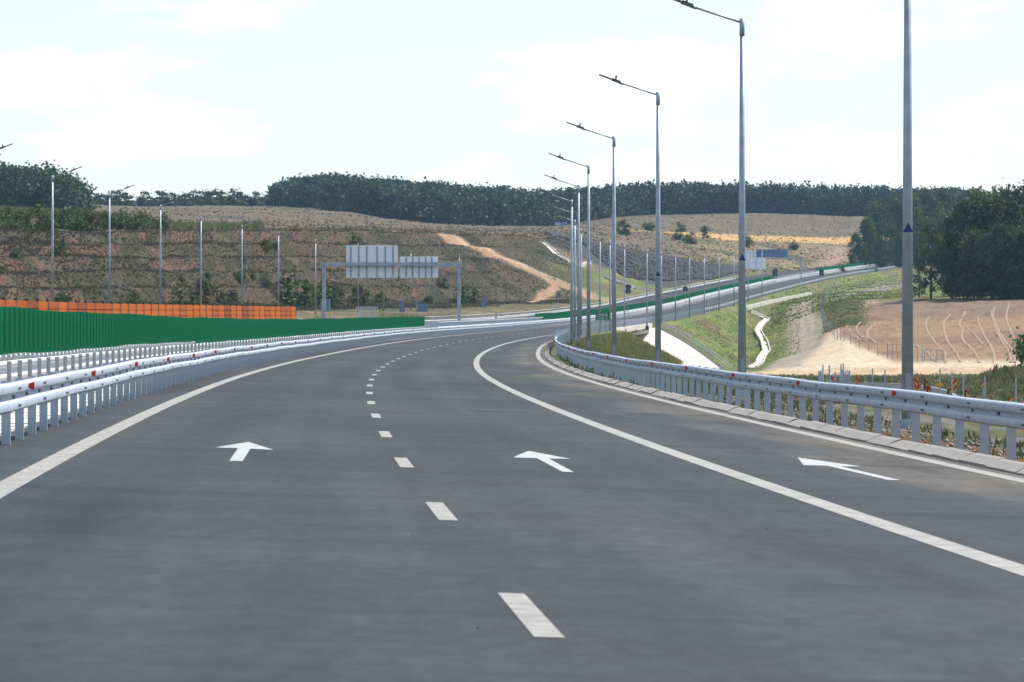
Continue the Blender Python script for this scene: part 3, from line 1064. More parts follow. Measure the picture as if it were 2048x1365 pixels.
for (l, y0, y1, lab) in ((-5.6, 500, 1000, 'white beam guardrail under the distant green screen'),):
    tall_barrier(lab, l, y0, y1, .8, 6.0, rails=(.42,), side=1, top_rail=False)

# ------------------------------------------------------------------ orange board fence
def orange_fence():
    root = empty('board_fence', road_p(-19.2, 172))
    base = root.location.copy()
    PW = 4.3
    H = 2.35
    variants = []
    for k in range(3):
        b = MB()
        for i in range(6):
            z0 = i * H / 6
            b.box(0, PW, -.05 + random.uniform(-.008, .008), .05, z0 + .03, z0 + H / 6 - .03)
        b.box(.02, PW - .02, -.02, .02, 0, H)
        m = [M_ORANGE, mat('orange_board_dark', (.28, .062, .006), .85, 0, .35, .9, spec=.15), mat('orange_board_light', (.48, .115, .008), .85, 0, .3, .9, spec=.15)][k]
        variants.append(b.mesh('panel', m))
    pm = MB().box(-.07, .07, -.08, .08, -.3, H + .12).mesh('post', M_DARK)
    y = 151.0
    k = 0
    while y < 348:
        a = road_p(-19.2, y, -.1)
        nx = y + PW * .99
        c = road_p(-19.2, nx, -.1)
        v = c - a
        me = variants[(0 if k < 18 else 2) if random.random() < .7 else random.randrange(3)]
        o = add('panel', me, None, root, a - base)
        o.rotation_euler = (0, -math.asin(v.z / v.length), math.atan2(v.y, v.x))
        add('post', pm, None, root, a - base)
        y = nx
        k += 1
    add('post', pm, None, root, road_p(-19.2, y, -.1) - base)
    tag(root, 'long orange board noise fence behind the green screen', 'fence')
orange_fence()

# ------------------------------------------------------------------ street lamps
LH = 11.0
def lamp_meshes():
    b = MB()
    b.tube((0, 0, 0), (0, 0, LH - .5), .125, .062, 16)
    b.tube((0, 0, LH - .5), (0, 0, LH), .075, .075, 12)
    pole = b.mesh('pole', M_POLE)
    smooth(pole)
    b = MB()
    b.box(-.22, .22, -.22, .22, -.02, .02)
    for sx in (-.16, .16):
        for sy in (-.16, .16):
            b.tube((sx, sy, .02), (sx, sy, .10), .018, .018, 6)
    b.tube((0, 0, .02), (0, 0, .22), .155, .13, 12)
    plate = b.mesh('base_plate', M_POLE)
    b = MB()
    b.box(-.06, .06, -.135, -.10, .7, 1.15)
    hatch = b.mesh('hatch', mat('hatch_zinc', (.30, .34, .38), .5, .4))
    b = MB()
    d = Vector((-1, 0, .32)).normalized()
    st = Vector((0, 0, LH - .12))
    b.tube(st, st + d * 1.48, .033, .028, 10)
    b.tube(st + d * 1.38, st + d * 1.56, .05, .05, 10)
    arm = b.mesh('arm', mat('arm_zinc', (.36, .40, .45), .45, .4, .2, 3))
    smooth(arm)
    b = MB()
    d2 = Vector((-1, 0, .36)).normalized()
    up = Vector((.36, 0, 1)).normalized()
    s2 = st + d * 1.56
    for (t0, t1, w, h0, h1) in ((-.05, .30, .10, -.03, .075), (.28, .82, .15, .0, .045)):
        c = []
        for t in (t0, t1):
            for sy in (-1, 1):
                for hh in (h0, h1):
                    c.append(s2 + d2 * t + Vector((0, sy * w, 0)) + up * hh)
        n = len(b.v)
        b.v += [tuple(p) for p in c]
        for q in ((0, 1, 3, 2), (4, 6, 7, 5), (0, 4, 5, 1), (2, 3, 7, 6), (0, 2, 6, 4), (1, 5, 7, 3)):
            b.f.append(tuple(n + i for i in q))
    lum = b.mesh('luminaire', mat('lamp_grey', (.10, .11, .12), .5))
    b = MB()
    p = s2 + d2 * .16 + up * .06
    b.tube(p, p + Vector((.02, 0, .12)), .035, .035, 10)
    b.tube(p + Vector((.02, 0, .12)), p + Vector((.02, 0, .16)), .045, .045, 10)
    sen = b.mesh('sensor', mat('sensor_grey', (.22, .23, .25), .5))
    b = MB()
    r = -.125
    b.prism([(-.105, r + .014, 3.98), (.105, r + .014, 3.98), (0, r + .014, 4.17)], (0, -.006, 0))
    stick = b.mesh('sticker', M_STICKER)
    return pole, plate, hatch, arm, lum, sen, stick
LM = lamp_meshes()
def lamp(loc, rotz, label, group, sticker=False, scale=1.0):
    root = empty('street_lamp', loc, rotz)
    po = add('pole', LM[0], None, root)
    add('base_plate', LM[1], None, po)
    add('hatch', LM[2], None, po)
    if sticker:
        s = add('sticker', LM[6], None, po)
        s.rotation_euler = (0, 0, -rotz)
    add('arm', LM[3], None, root)
    lo = add('luminaire', LM[4], None, root)
    add('sensor', LM[5], None, lo)
    root.scale = (scale, scale, scale)
    return tag(root, label, 'street lamp', group)
near = [(1815, 75.5), (1484, 108.9), (1316, 143), (1228, 177), (1177, 211), (1157, 244), (1143.5, 278), (1143, 311), (1149.5, 342), (1162, 380)]
for i, (px, d) in enumerate(near):
    X = (px - 1024) * d / F
    lab = ['lamp post with blue triangle sticker, first in its row beside the hazard markers', 'lamp post with blue triangle sticker, second in the row from the hazard markers', 'lamp post with blue triangle sticker, third in the row from the hazard markers'][i] if i < 3 else 'tall grey lamp post standing on the grassy shoulder before the viaduct'
    lamp((X, d, gz(X, d) - .02), 0.0 - math.atan(float(rs(d))), lab, 'lamp posts on the right shoulder', i < 3)
far = [(1200, 425), (1220, 455), (1249, 492), (1294, 540), (1323, 576), (1351, 612), (1379, 650), (1408.5, 688), (1438, 728), (1468, 768), (1496, 806), (1524, 846)]
br = MB().box(-.9, .25, -.3, .3, -.55, -.02).prism([(-.9, -.3, -.02), (.25, -.3, -.02), (.25, -.3, .0), (-.9, -.3, .0)], (0, .6, 0)).mesh('bracket', M_DARK)
for i, (px, d) in enumerate(far):
    X = (px - 1024) * d / F
    on = 470 < d < 548 or d < 470 and d > 420
    zb = float(road_z(X - rx(d), d)) - .15 if 420 < d < 550 else gz(X, d) - .02
    o = lamp((X, d, zb), 0.0 - math.atan(float(rs(d))), 'slim grey lamp post fixed to the edge of the viaduct' if 420 < d < 550 else 'slim grey lamp post beside the climbing road past the viaduct', 'distant lamp posts beyond the viaduct')
    if 420 < d < 550:
        add('bracket', br, None, o)
left = [(-44, 250), (105, 288), (219, 327), (321, 366), (402, 407), (484, 446), (557, 482), (631, 520), (716, 553), (767, 585), (822, 614), (868, 639), (919, 662)]
ltop = [307, 350, 384, 409, 432, 450, 463, 479, 486, 494, 501, 506, 508]
for (px, d), yt in zip(left, ltop):
    X = (px - 1024) * d / F
    zt = EYE + (HOR - yt) * d / F
    g = gz(X, d)
    lamp((X, d, g - .05), math.pi - math.atan(float(rs(d))), 'grey lamp post with arm to the right, beyond the orange fence and white railing', 'lamp posts at the foot of the terraced hill', scale=max(.85, min(1.5, (zt - g) / LH)))

# ------------------------------------------------------------------ gantries and signs
def board(parent, base, x0, x1, y, z0, z1, ribs, m=M_BOARDBACK, seams=14):
    b = MB()
    n = seams
    for i in range(n):
        a, c = z0 + (z1 - z0) * i / n, z0 + (z1 - z0) * (i + 1) / n
        b.box(x0, x1, y, y + .05, a + .022, c - .004)
    b.box(x0 + .01, x1 - .01, y + .02, y + .045, z0, z1)
    o = b.build('sign_board', m, parent)
    o.location = -base
    dark = mat('bracket_grey', (.16, .18, .22), .5, .3)
    for f in ribs:
        x = x0 + (x1 - x0) * f
        r = MB()
        r.box(x - .022, x + .022, y - .10, y - .002, z0 + .05, z1 - .05)
        k = z0 + .2
        while k < z1 - .1:
            r.box(x - .07, x + .07, y - .06, y - .003, k - .025, k + .025)
            k += (z1 - z0) / n * 1.0
        q = r.build('bracket', dark, o)
    return o

def gantry(label, D, pxl, pxr, ybeam, boards, name='sign_gantry', left_post=True):
    A, Bq = at(pxl, ybeam, D), at(pxr, ybeam, D)
    zg = gz(A.x, D), gz(Bq.x, D)
    root = empty(name, (Bq.x, D, zg[1]))
    base = root.location.copy()
    for x, g, ok in ((A.x, zg[0], left_post), (Bq.x, zg[1], True)):
        if ok:
            b = MB().box(x - .17, x + .17, D - .2, D + .2, g - .2, A.z + .15).box(x - .5, x + .5, D - .5, D + .5, g - .2, g + .1)
            b.build('post', M_POLE, root).location = -base
    b = MB().box(A.x - .17, Bq.x + .17, D - .24, D + .24, A.z - .18, A.z + .18).box(A.x - .25, A.x - .17, D - .28, D + .28, A.z - .24, A.z + .24)
    b.box(Bq.x + .17, Bq.x + .25, D - .28, D + .28, A.z - .24, A.z + .24)
    b.build('beam', M_POLE, root).location = -base
    for (x0, y0, x1, y1, ribs, m) in boards:
        a, c = at(x0, y0, D), at(x1, y1, D)
        board(root, base, a.x, c.x, D + .42, c.z, a.z, ribs, m)
    tag(root, label, 'sign gantry')
gantry('grey sign gantry with two pale board backs over the opposite carriageway', 380, 648, 918, 529,
       [(692, 491, 795, 556, (.09, .245, .40, .60, .76, .91), M_BOARDBACK), (800, 513.5, 876, 556, (.16, .33, .50, .67, .83), M_BOARDBACK)])
gantry('distant dark sign gantry with blue and white board backs on the climb', 1062, 1490, 1602, 517.5,
       [(1513, 499, 1575, 515, (.12, .28, .42, .56, .70, .86), mat('blue_board', (.16, .25, .44), .5, .2, .15, 1)), (1488, 502, 1516, 515, (.3, .7), M_BOARDBACK)])

def sign(name, label, D, x0, y0, x1, y1, m, posts=(.5,), round_=False, group=None, cat='road sign', zbase=None, pr=.045):
    a, c = at(x0, y0, D), at(x1, y1, D)
    g = gz((a.x + c.x) / 2, D) if zbase is None else zbase
    root = empty(name, ((a.x + c.x) / 2, D, g))
    base = root.location.copy()
    b = MB()
    if round_:
        r = (c.x - a.x) / 2
        b.tube(((a.x + c.x) / 2, D, (a.z + c.z) / 2), ((a.x + c.x) / 2, D + .03, (a.z + c.z) / 2), r, r, 20)
    else:
        b.box(a.x, c.x, D, D + .04, c.z, a.z)
        b.box(a.x + .04, c.x - .04, D - .03, D, c.z + (a.z - c.z) * .28, c.z + (a.z - c.z) * .28 + .06)
        b.box(a.x + .04, c.x - .04, D - .03, D, c.z + (a.z - c.z) * .72, c.z + (a.z - c.z) * .72 + .06)
    pn = b.build('panel', m, root)
    pn.location = -base
    for f in posts:
        x = a.x + (c.x - a.x) * f
        b = MB().tube((x, D - .09, g - .3), (x, D - .09, a.z - .05), pr, pr, 8)
        b.build('post', M_POLE, root).location = -base
    tag(root, label, cat, group)
    return root
sign('road_sign', 'tall blue-grey sign back beside the left gantry post', 410, 641.5, 598, 661, 624, M_BLUEBACK, (.1, .9))
sign('road_sign', 'narrow blue-grey sign back between two lamp posts under the smaller board', 560, 799, 602.5, 809.5, 625, M_BLUEBACK)
sign('road_sign', 'small square sign back above a wide blue-grey board', 575, 828, 602, 837, 611, M_BLUEBACK)
sign('road_sign', 'wide blue-grey sign back left of a slim lamp post', 570, 833.5, 609, 856.5, 624, M_BLUEBACK, (.12, .88))
sign('road_sign', 'narrow blue-grey sign back right of the gantry on the white railing', 600, 963, 595, 973, 615, M_BLUEBACK)
sign('road_sign', 'small blue sign back at the foot of the earth road', 700, 1113, 583, 1121, 597.5, M_BLUEBACK)
DK = mat('sign_back_dark', (.03, .035, .042), .5, .2)
sign('road_sign', 'pair of dark round sign backs beside the drain, upper disc', 640, 1251, 569.5, 1262, 578.8, DK, (.5,), True)
sign('road_sign', 'dark round sign back just below another disc by the white drain', 640, 1250.5, 578, 1261.5, 588.5, DK, (.5,), True)
sign('road_sign', 'dark round sign back standing above the green screen on the climb', 690, 1365.5, 573, 1375.5, 583, DK, (.5,), True)
sign('road_sign', 'dark square sign back by the distant white railing', 985, 1545.5, 538, 1554.5, 552.5, DK)
sign('road_sign', 'dark square sign back at the start of the far green screen', 1085, 1638.5, 539.5, 1647.5, 552, DK)
big = sign('road_sign', 'large pale board back on two posts left of the distant gantry', 960, 1489, 516, 1531.5, 538.5, M_BOARDBACK, (.2, .55), cat='sign board')
def green_sign(label, D, x0, y0, x1, y1, posts, zbase=None):
    r = sign('road_sign', label, D, x0, y0, x1, y1, M_SIGNGREEN, posts, zbase=zbase)
    a, c = at(x0, y0, D), at(x1, y1, D)
    w, h = c.x - a.x, a.z - c.z
    b = MB()
    t = h * .035
    y = D - .045
    for (u0, u1, v0, v1) in ((0, 1, 0, .04), (0, 1, .96, 1), (0, .02, .04, .96), (.98, 1, .04, .96)):
        b.box(a.x + w * u0, a.x + w * u1, y, y + .01, c.z + h * v0, c.z + h * v1)
    return r, a, w, h, c
r, a, w, h, c = green_sign('green road sign lettered in white before the viaduct parapet', 388, 1191, 624, 1219.5, 641, (.3, .75))
b = MB().box(a.x, a.x + w, 388 - .05, 388 - .035, c.z + h * .45, c.z + h * .48)
b.build('divider', M_SIGNTEXT, r).location = -r.location
b = MB().box(a.x + .01, a.x + w - .01, 388 - .034, 388 - .031, c.z + .01, a.z - .01)
b.build('face', M_SIGNGREEN, r).location = -r.location
for txt, v in (('Viaduct', .56), ('L=65 m', .07)):
    cu = bpy.data.curves.new('lettering', 'FONT')
    cu.body = txt
    cu.size = h * .40
    cu.align_x = 'CENTER'
    cu.materials.append(M_SIGNTEXT)
    cu.extrude = .002
    tmp = bpy.data.objects.new('lettering', cu)
    COL.objects.link(tmp)
    bpy.context.view_layer.update()
    lm_ = bpy.data.meshes.new_from_object(tmp.evaluated_get(bpy.context.evaluated_depsgraph_get()))
    bpy.data.objects.remove(tmp)
    o = add('lettering', lm_, M_SIGNTEXT, r)
    o.location = Vector((a.x + w / 2, 388 - .06, c.z + h * v)) - r.location
    o.rotation_euler = (R(90), 0, 0)
r, a, w, h, c = green_sign('small green sign at the roadside below the dark square sign', 1060, 1646, 554, 1656, 566, (.5,))
r, a, w, h, c = green_sign('wide green direction sign by the far screen below the trees', 1180, 1729, 538, 1755.5, 545.5, (.2, .8))
b = MB()
b.box(a.x + w * .28, a.x + w * .92, 1180 - .06, 1180 - .04, c.z + h * .58, c.z + h * .70)
b.box(a.x + w * .28, a.x + w * .70, 1180 - .06, 1180 - .04, c.z + h * .28, c.z + h * .38)
b.prism([(a.x + w * .08, 1180 - .05, c.z + h * .5), (a.x + w * .18, 1180 - .05, c.z + h * .5), (a.x + w * .13, 1180 - .05, c.z + h * .8)], (0, .01, 0))
b.box(a.x + w * .11, a.x + w * .15, 1180 - .05, 1180 - .04, c.z + h * .15, c.z + h * .5)
b.build('print', M_SIGNTEXT, r).location = -r.location

# pale grid gate behind the white railing
def grid_gate():
    D = 430
    a, c = at(713, 614, D), at(755, 634, D)
    g = c.z - .5
    root = empty('grid_panel', ((a.x + c.x) / 2, D, g))
    base = root.location.copy()
    for i in range(12):
        x = a.x + (c.x - a.x) * i / 11
        MB().box(x - .05, x + .05, D - .04, D + .04, g, a.z).build('slat', M_WHITE, root).location = -base
    MB().box(a.x, c.x, D - .06, D - .045, a.z - .1, a.z).build('top_bar', M_WHITE, root).location = -base
    tag(root, 'pale barred panel behind the white railing between two lamp posts', 'fence panel')
grid_gate()

# weather mast with panels on the hill top
def mast():
    D = 960
    p = at(1122, 474, D)
    g = gz(p.x, D)
    root = empty('weather_mast', (p.x, D, g))
    z = at(1122, 445, D).z - g
    for dx in (-.9, .7):
        MB().tube((dx, 0, -.3), (dx, 0, z), .10, .08, 8).build('pole', M_POLE, root)
    for dx in (-.8, .9):
        o = MB().box(-.7, .7, -.04, .04, -.5, .5).build('panel', M_BLUEBACK, root)
        o.location = (dx, -.2, z - .4)
        o.rotation_euler = (R(-35), 0, 0)
    MB().box(-2.2, -1.5, -.3, .3, 0, 1.2).build('cabinet', M_WHITE, root)
    tag(root, 'small mast with tilted panels and white cabinet on the hill top', 'mast')
mast()

# ------------------------------------------------------------------ viaduct, slope paving, drains
def viaduct():
    root = empty('viaduct', (float(rx(510)) + 6, 510, -5))
    base = root.location.copy()
    def strip_box(name, l0, l1, z0, z1, m, y0=GAP0 - 4, y1=GAP1 + 6):
        V, Fc = [], []
        ys = np.arange(y0, y1 + .1, 4)
        for y in ys:
            for l, z in ((l0, z0), (l1, z0), (l1, z1), (l0, z1)):
                ll = vl(y) + l if name != 'deck' and l > 0 else (l if l < 0 else vl(y) + l)
                V.append((rx(y) + ll - base.x, y - base.y, road_z(5, y) + z - base.z))
        for i in range(len(ys) - 1):
            for j in range(4):
                k = (j + 1) % 4
                Fc.append((i * 4 + j, (i + 1) * 4 + j, (i + 1) * 4 + k, i * 4 + k))
        Fc += [(0, 1, 2, 3), tuple(len(V) - 1 - i for i in range(4))]
        return add(name, mesh_np(name, np.array(V), Fc), m, root)
    strip_box('deck', -19.5, .5, -1.3, -.25, M_CONCW)
    strip_box('edge_beam', .55, .95, -.55, .12, M_CONCW)
    for yy in (GAP0 + 20, GAP1 - 22):
        m = MB().box(float(rx(yy)) - 12 - base.x, float(rx(yy)) + 4 - base.x, yy - .6 - base.y, yy + .6 - base.y, -1.5, 5 + float(rz(yy)) - 1.25)
        m.build('pier', M_CONCW, root)
    p = road_p(6.4, 515, -.55) - base
    m = MB().tube(p, p + Vector((.6, 22, -.05)), .14, .14, 8)
    m.build('drain_pipe', M_PIPE, root)
    tag(root, 'short concrete road viaduct with pale edge beam and drain pipe', 'viaduct')
viaduct()

def slope_paving():
    A, B = at(1236, 664, 549), at(1312, 655.5, 562)
    C, Dq = at(1452, 746, 541), at(1318, 752, 533)
    root = empty('slope_paving', (C.x, C.y, C.z - 1))
    base = root.location.copy()
    nu, nv = 8, 10
    def P(u, v):
        t = A.lerp(B, u)
        q = Dq.lerp(C, u)
        p = t.lerp(q, v)
        p.z += .5 * math.sin(math.pi * v) * u
        return p
    me_list = []
    for i in range(nu):
        for j in range(nv):
            e = .012
            pts = [P((i + e) / nu, (j + e) / nv), P((i + 1 - e) / nu, (j + e) / nv), P((i + 1 - e) / nu, (j + 1 - e) / nv), P((i + e) / nu, (j + 1 - e) / nv)]
            b = MB().prism([p - base for p in pts], (0, .05, -.12))
            b.build('slab', M_CONCW, root)
    # bed under the slabs
    b = MB()
    for i in range(nu):
        for j in range(nv):
            dn = Vector((0, .08, -.10))
            b.quad(P(i / nu, (j + 1) / nv) + dn - base, P((i + 1) / nu, (j + 1) / nv) + dn - base, P((i + 1) / nu, j / nv) + dn - base, P(i / nu, j / nv) + dn - base)
    for v in range(nv):
        b.quad(P(1, v / nv) - base, P(1, (v + 1) / nv) - base, P(1, (v + 1) / nv) - base + Vector((1.5, 1, -4)), P(1, v / nv) - base + Vector((1.5, 1, -4)))
    b.build('bed', M_CONC, root)
    tag(root, 'bright concrete slab paving on the embankment cone under the viaduct', 'slope paving')
    # stairs with handrail along its right edge
    st = empty('stair_railing', tuple(P(1, 1)))
    bs = st.location.copy()
    off = Vector((.9, 0, -.1))
    for k in range(11):
        p = P(1, k / 10) + off - bs
        MB().tube(p - Vector((0, 0, .6)), p + Vector((0, 0, 1.0)), .04, .04, 6).build('post', M_POST, st)
    for hgt in (.55, 1.0):
        b = MB()
        for k in range(10):
            b.tube(P(1, k / 10) + off - bs + Vector((0, 0, hgt)), P(1, (k + 1) / 10) + off - bs + Vector((0, 0, hgt)), .035, .035, 6)
        b.build('handrail', M_POST, st)
    for k in range(22):
        p = P(1, (k + .5) / 22) + Vector((.45, 0, -.02)) - bs
        MB().box(p.x - .4, p.x + .4, p.y - .25, p.y + .25, p.z - .5, p.z).build('step', M_CONCW, st)
    tag(st, 'steel handrail and concrete steps beside the slab paving', 'stair railing')
slope_paving()

def drain(label, pts, w, nper=3, lift=.12, name='drain_channel', d0=300.):
    """trough of precast pieces laid down a slope: pts = survey bearings and rows"""
    P = [Vector((*hit(px, py, d0), 0)) for px, py in pts]
    Q = []
    for a, b in zip(P[:-1], P[1:]):
        for k in range(nper):
            Q.append(a.lerp(b, k / nper))
    Q.append(P[-1])
    for q in Q:
        q.z = gz(q.x, q.y) + lift
    root = empty(name, tuple(Q[0]))
    base = root.location.copy()
    for a, b in zip(Q[:-1], Q[1:]):
        d = (b - a)
        s = Vector((d.y, -d.x, 0)).normalized() * (w / 2)
        if abs(s.x) < w * .35:
            s = Vector((w * .35 * (1 if s.x >= 0 else -1), s.y, 0))
        e = a.lerp(b, .985)
        m = MB()
        t = Vector((0, 0, .25))
        m.prism([a - s - base, a + s - base, e + s - base, e - s - base], (0, 0, -.5))
        m.prism([a - s - base + t, a - s * .75 - base + t, e - s * .75 - base + t, e - s - base + t], (0, 0, -.3))
        m.prism([a + s * .75 - base + t, a + s - base + t, e + s - base + t, e + s * .75 - base + t], (0, 0, -.3))
        m.build('trough', M_CONCW, root)
    tag(root, label, 'drain')
drain('white concrete drain winding down the green slope beside the haul track', [(1496, 623), (1521, 633), (1534, 640), (1521, 654), (1516, 664), (1529, 687), (1534, 704), (1524, 717), (1504, 738)], 1.3, 4, .15, d0=500.)
drain('pale concrete drain along the top of the green slope', [(1490, 617), (1530, 607), (1575, 597), (1620, 588)], 1.0, 3, .15, d0=500.)
drain('stepped white concrete cascade on the hillside left of the riprap', [(1084, 488), (1098, 498), (1112, 512), (1140, 527)], 1.5, 5, .35, d0=700.)
drain('pale drain at the foot of the riprap above the railing', [(1158, 534), (1178, 527)], 1.2, 3, .25, d0=700.)
drain('white drain running down to the railing under the round signs', [(1212, 557), (1240, 568), (1268, 578), (1296, 584)], 1.2, 4, .25, d0=700.)

# ------------------------------------------------------------------ vegetation
def leaf_quads(centres, size, col, jitter=.35, up=0.0):
    """one small four-sided leaf clump per centre, random attitude"""
    n = len(centres)
    a = RNG.normal(size=(n, 3))
    a[:, 2] += up
    a /= np.linalg.norm(a, axis=1, keepdims=True)
    b = RNG.normal(size=(n, 3))
    b -= a * (a * b).sum(1, keepdims=True)
    b /= np.linalg.norm(b, axis=1, keepdims=True)
    c = np.cross(a, b)
    s = size * (1 + jitter * RNG.uniform(-1, 1, size=(n, 1)))
    u, v = b * s, c * s * RNG.uniform(.45, .9, size=(n, 1))
    V = np.stack([centres - u * .9, centres - v + u * .1, centres + u, centres + v * .8 - u * .1], 1).reshape(-1, 3)
    Fc = np.arange(4 * n).reshape(n, 4)
    C = np.repeat(col, 4, axis=0)
    return V, Fc, C

def colour_mesh(name, V, Fc, C, m):
    me = mesh_np(name, V, Fc)
    ca = me.color_attributes.new('col', 'FLOAT_COLOR', 'POINT')
    ca.data.foreach_set('color', np.concatenate([C, np.ones((len(C), 1))], 1).astype(np.float32).ravel())
    me.materials.append(m)
    return me

TREE_G = np.array([.054, .084, .027])
def crown_points(n_clump, n_leaf, w, h, z0, spread=.42, rng=RNG, shell=.5, taper=.35):
    t = rng.uniform(0, 1, n_clump)
    an = rng.uniform(0, 2 * np.pi, n_clump)
    prof = np.sqrt(np.clip(1 - (2 * t ** (1 - taper * .5) - 1) ** 2, 0.05, 1))
    rr = w / 2 * prof * rng.uniform(shell, 1.0, n_clump)
    cc = np.stack([rr * np.cos(an), rr * np.sin(an), z0 + h * t], 1)
    cs = (.55 + .75 * rng.uniform(0, 1, n_clump)) * w * spread * .5
    tone = rng.uniform(.65, 1.4, n_clump)
    hue = rng.uniform(-1, 1, n_clump)
    k = np.repeat(np.arange(n_clump), n_leaf)
    off = rng.normal(size=(len(k), 3)) * .5
    off[:, 2] *= .7
    P = cc[k] + off * cs[k][:, None]
    col = TREE_G * tone[k][:, None] * rng.uniform(.75, 1.3, (len(k), 1))
    col[:, 0] *= 1 + .22 * hue[k]
    col[:, 2] *= 1 - .2 * hue[k]
    return P, col

def trunk_mesh(h, r, w, rng, lean=.02):
    b = MB()
    p = Vector((0, 0, -.5))
    k = 6
    pts = [p]
    for i in range(1, k + 1):
        pts.append(Vector((rng.normal() * lean * h * .3, rng.normal() * lean * h * .3, h * .8 * i / k)))
    for i in range(k):
        b.tube(pts[i], pts[i + 1], r * (1 - .8 * i / k), r * (1 - .8 * (i + 1) / k), 8, False)
    for i in range(9):
        f = rng.uniform(.3, .95)
        j = min(k - 1, int(f * k))
        q = pts[j].lerp(pts[j + 1], f * k - j)
        an = rng.uniform(0, 6.28)
        ln = w * .42 * rng.uniform(.6, 1)
        e = q + Vector((math.cos(an) * ln, math.sin(an) * ln, ln * rng.uniform(.4, .9)))
        b.tube(q, e, r * .32 * (1.1 - f), r * .06, 5, False)
    return b.mesh('trunk', M_BARK)

class TreeKind:
    def __init__(self, h, w, n_clump, n_leaf, leaf, seed, low=.15, tint=(1, 1, 1), shell=.45, spread=.4):
        rng = np.random.default_rng(seed)
        P, c = crown_points(n_clump, n_leaf, w, h * (1 - low), h * low, spread, rng, shell)
        V, Fc, C = leaf_quads(P, leaf, c * np.array(tint))
        self.crown = colour_mesh('crown', V, Fc, C, M_LEAF)
        self.trunk = trunk_mesh(h, h * .017, w, rng)
        self.h, self.w = h, w
    def place(self, name, loc, s, rot, label, cat, group, sx=1.0):
        root = empty(name, loc, rot)
        root.scale = (s * sx, s * sx, s)
        add('trunk', self.trunk, None, root)
        add('crown', self.crown, None, root)
        return tag(root, label, cat, group)

KINDS = [TreeKind(18, 10.5, 90, 70, .34, 101, .06, (.92, .95, .95)), TreeKind(18, 9, 80, 70, .34, 102, .05, (1.0, 1.0, .9)),
         TreeKind(18, 11.5, 100, 66, .36, 103, .08, (.85, .9, 1.0))]
SPARSE = TreeKind(16, 8.5, 46, 60, .26, 104, .10, (.95, 1, .9), .3, .34)
SHRUB = [TreeKind(3, 4.2, 26, 34, .24, 105 + i, 0.0, (1.0 + .2 * i, 1.1, .9), .3, .5) for i in range(3)]
FARK = [TreeKind(17, 11, 40, 22, .85, 120 + i, .08, (.9, .95, 1.0), .45, .42) for i in range(3)]

def plant(kind, px, d, top, name, label, cat, group, sx=1.0, sink=.2):
    X = (px - 1024) * d / F
    g = gz(X, d) - sink
    hh = EYE + (HOR - top) * d / F - g
    kind.place(name, (X, d, g), hh / kind.h, random.uniform(0, 6.28), label, cat, group, sx)

# grove behind the ploughed field
G1 = 'grove behind the ploughed field'
for i, (px, d, top) in enumerate([(1935, 672, 408), (1985, 670, 398), (2040, 672, 392), (2095, 680, 380), (1960, 700, 392), (2015, 705, 388), (2075, 715, 376), (2140, 690, 372), (1925, 720, 430),
                                  (1905, 690, 470), (1948, 662, 470), (2000, 660, 455), (2055, 660, 460), (2120, 662, 440), (2200, 680, 380)]):
    plant(KINDS[i % 3], px, d, top, 'oak_tree', 'dense dark green tree in the grove behind the ploughed field', 'tree', G1, sx=.95)
plant(SPARSE, 1862, 668, 437, 'young_tree', 'slender open-crowned tree standing before the grove by the field corner', 'tree', None, .95)
plant(SPARSE, 1838, 690, 520, 'young_tree', 'small sparse tree beside the nearest lamp post at the grove edge', 'tree', None, 1.1)
# wood on the far side of the climbing road
G2 = 'trees above the far green screen'
for i, (px, d, top) in enumerate([(1712, 1265, 470), (1735, 1275, 440), (1762, 1290, 420), (1795, 1310, 408), (1825, 1330, 402), (1858, 1345, 392), (1885, 1360, 386), (1748, 1330, 412), (1780, 1350, 400),
                                  (1815, 1370, 395), (1845, 1390, 385), (1870, 1400, 392), (1705, 1255, 510), (1728, 1258, 495), (1760, 1265, 480), (1800, 1275, 470), (1835, 1290, 465), (1880, 1320, 440), (1900, 1340, 455)]):
    plant(KINDS[i % 3], px, d, top, 'leafy_tree', 'full green tree in the wood above the far green screen', 'tree', G2, sx=.8)
plant(SHRUB[0], 2062, 440, 668, 'bush', 'round dark bush at the right end of the site track', 'bush', None, .9)

# ridge trees, single ones on the skyline
for i, px in enumerate([172, 190, 208, 222, 238, 262, 285, 305, 322, 338, 352, 372, 390, 410, 428, 447, 468, 490, 512, 530, 548]):
    plant(FARK[i % 3], px + random.uniform(-4, 4), 1560 + random.uniform(0, 60), random.uniform(381, 396) - (4 if px > 400 else 0), 'ridge_tree', 'single tree in the row along the meadow ridge', 'tree', 'trees on the meadow ridge', sx=1.25, sink=1.5)

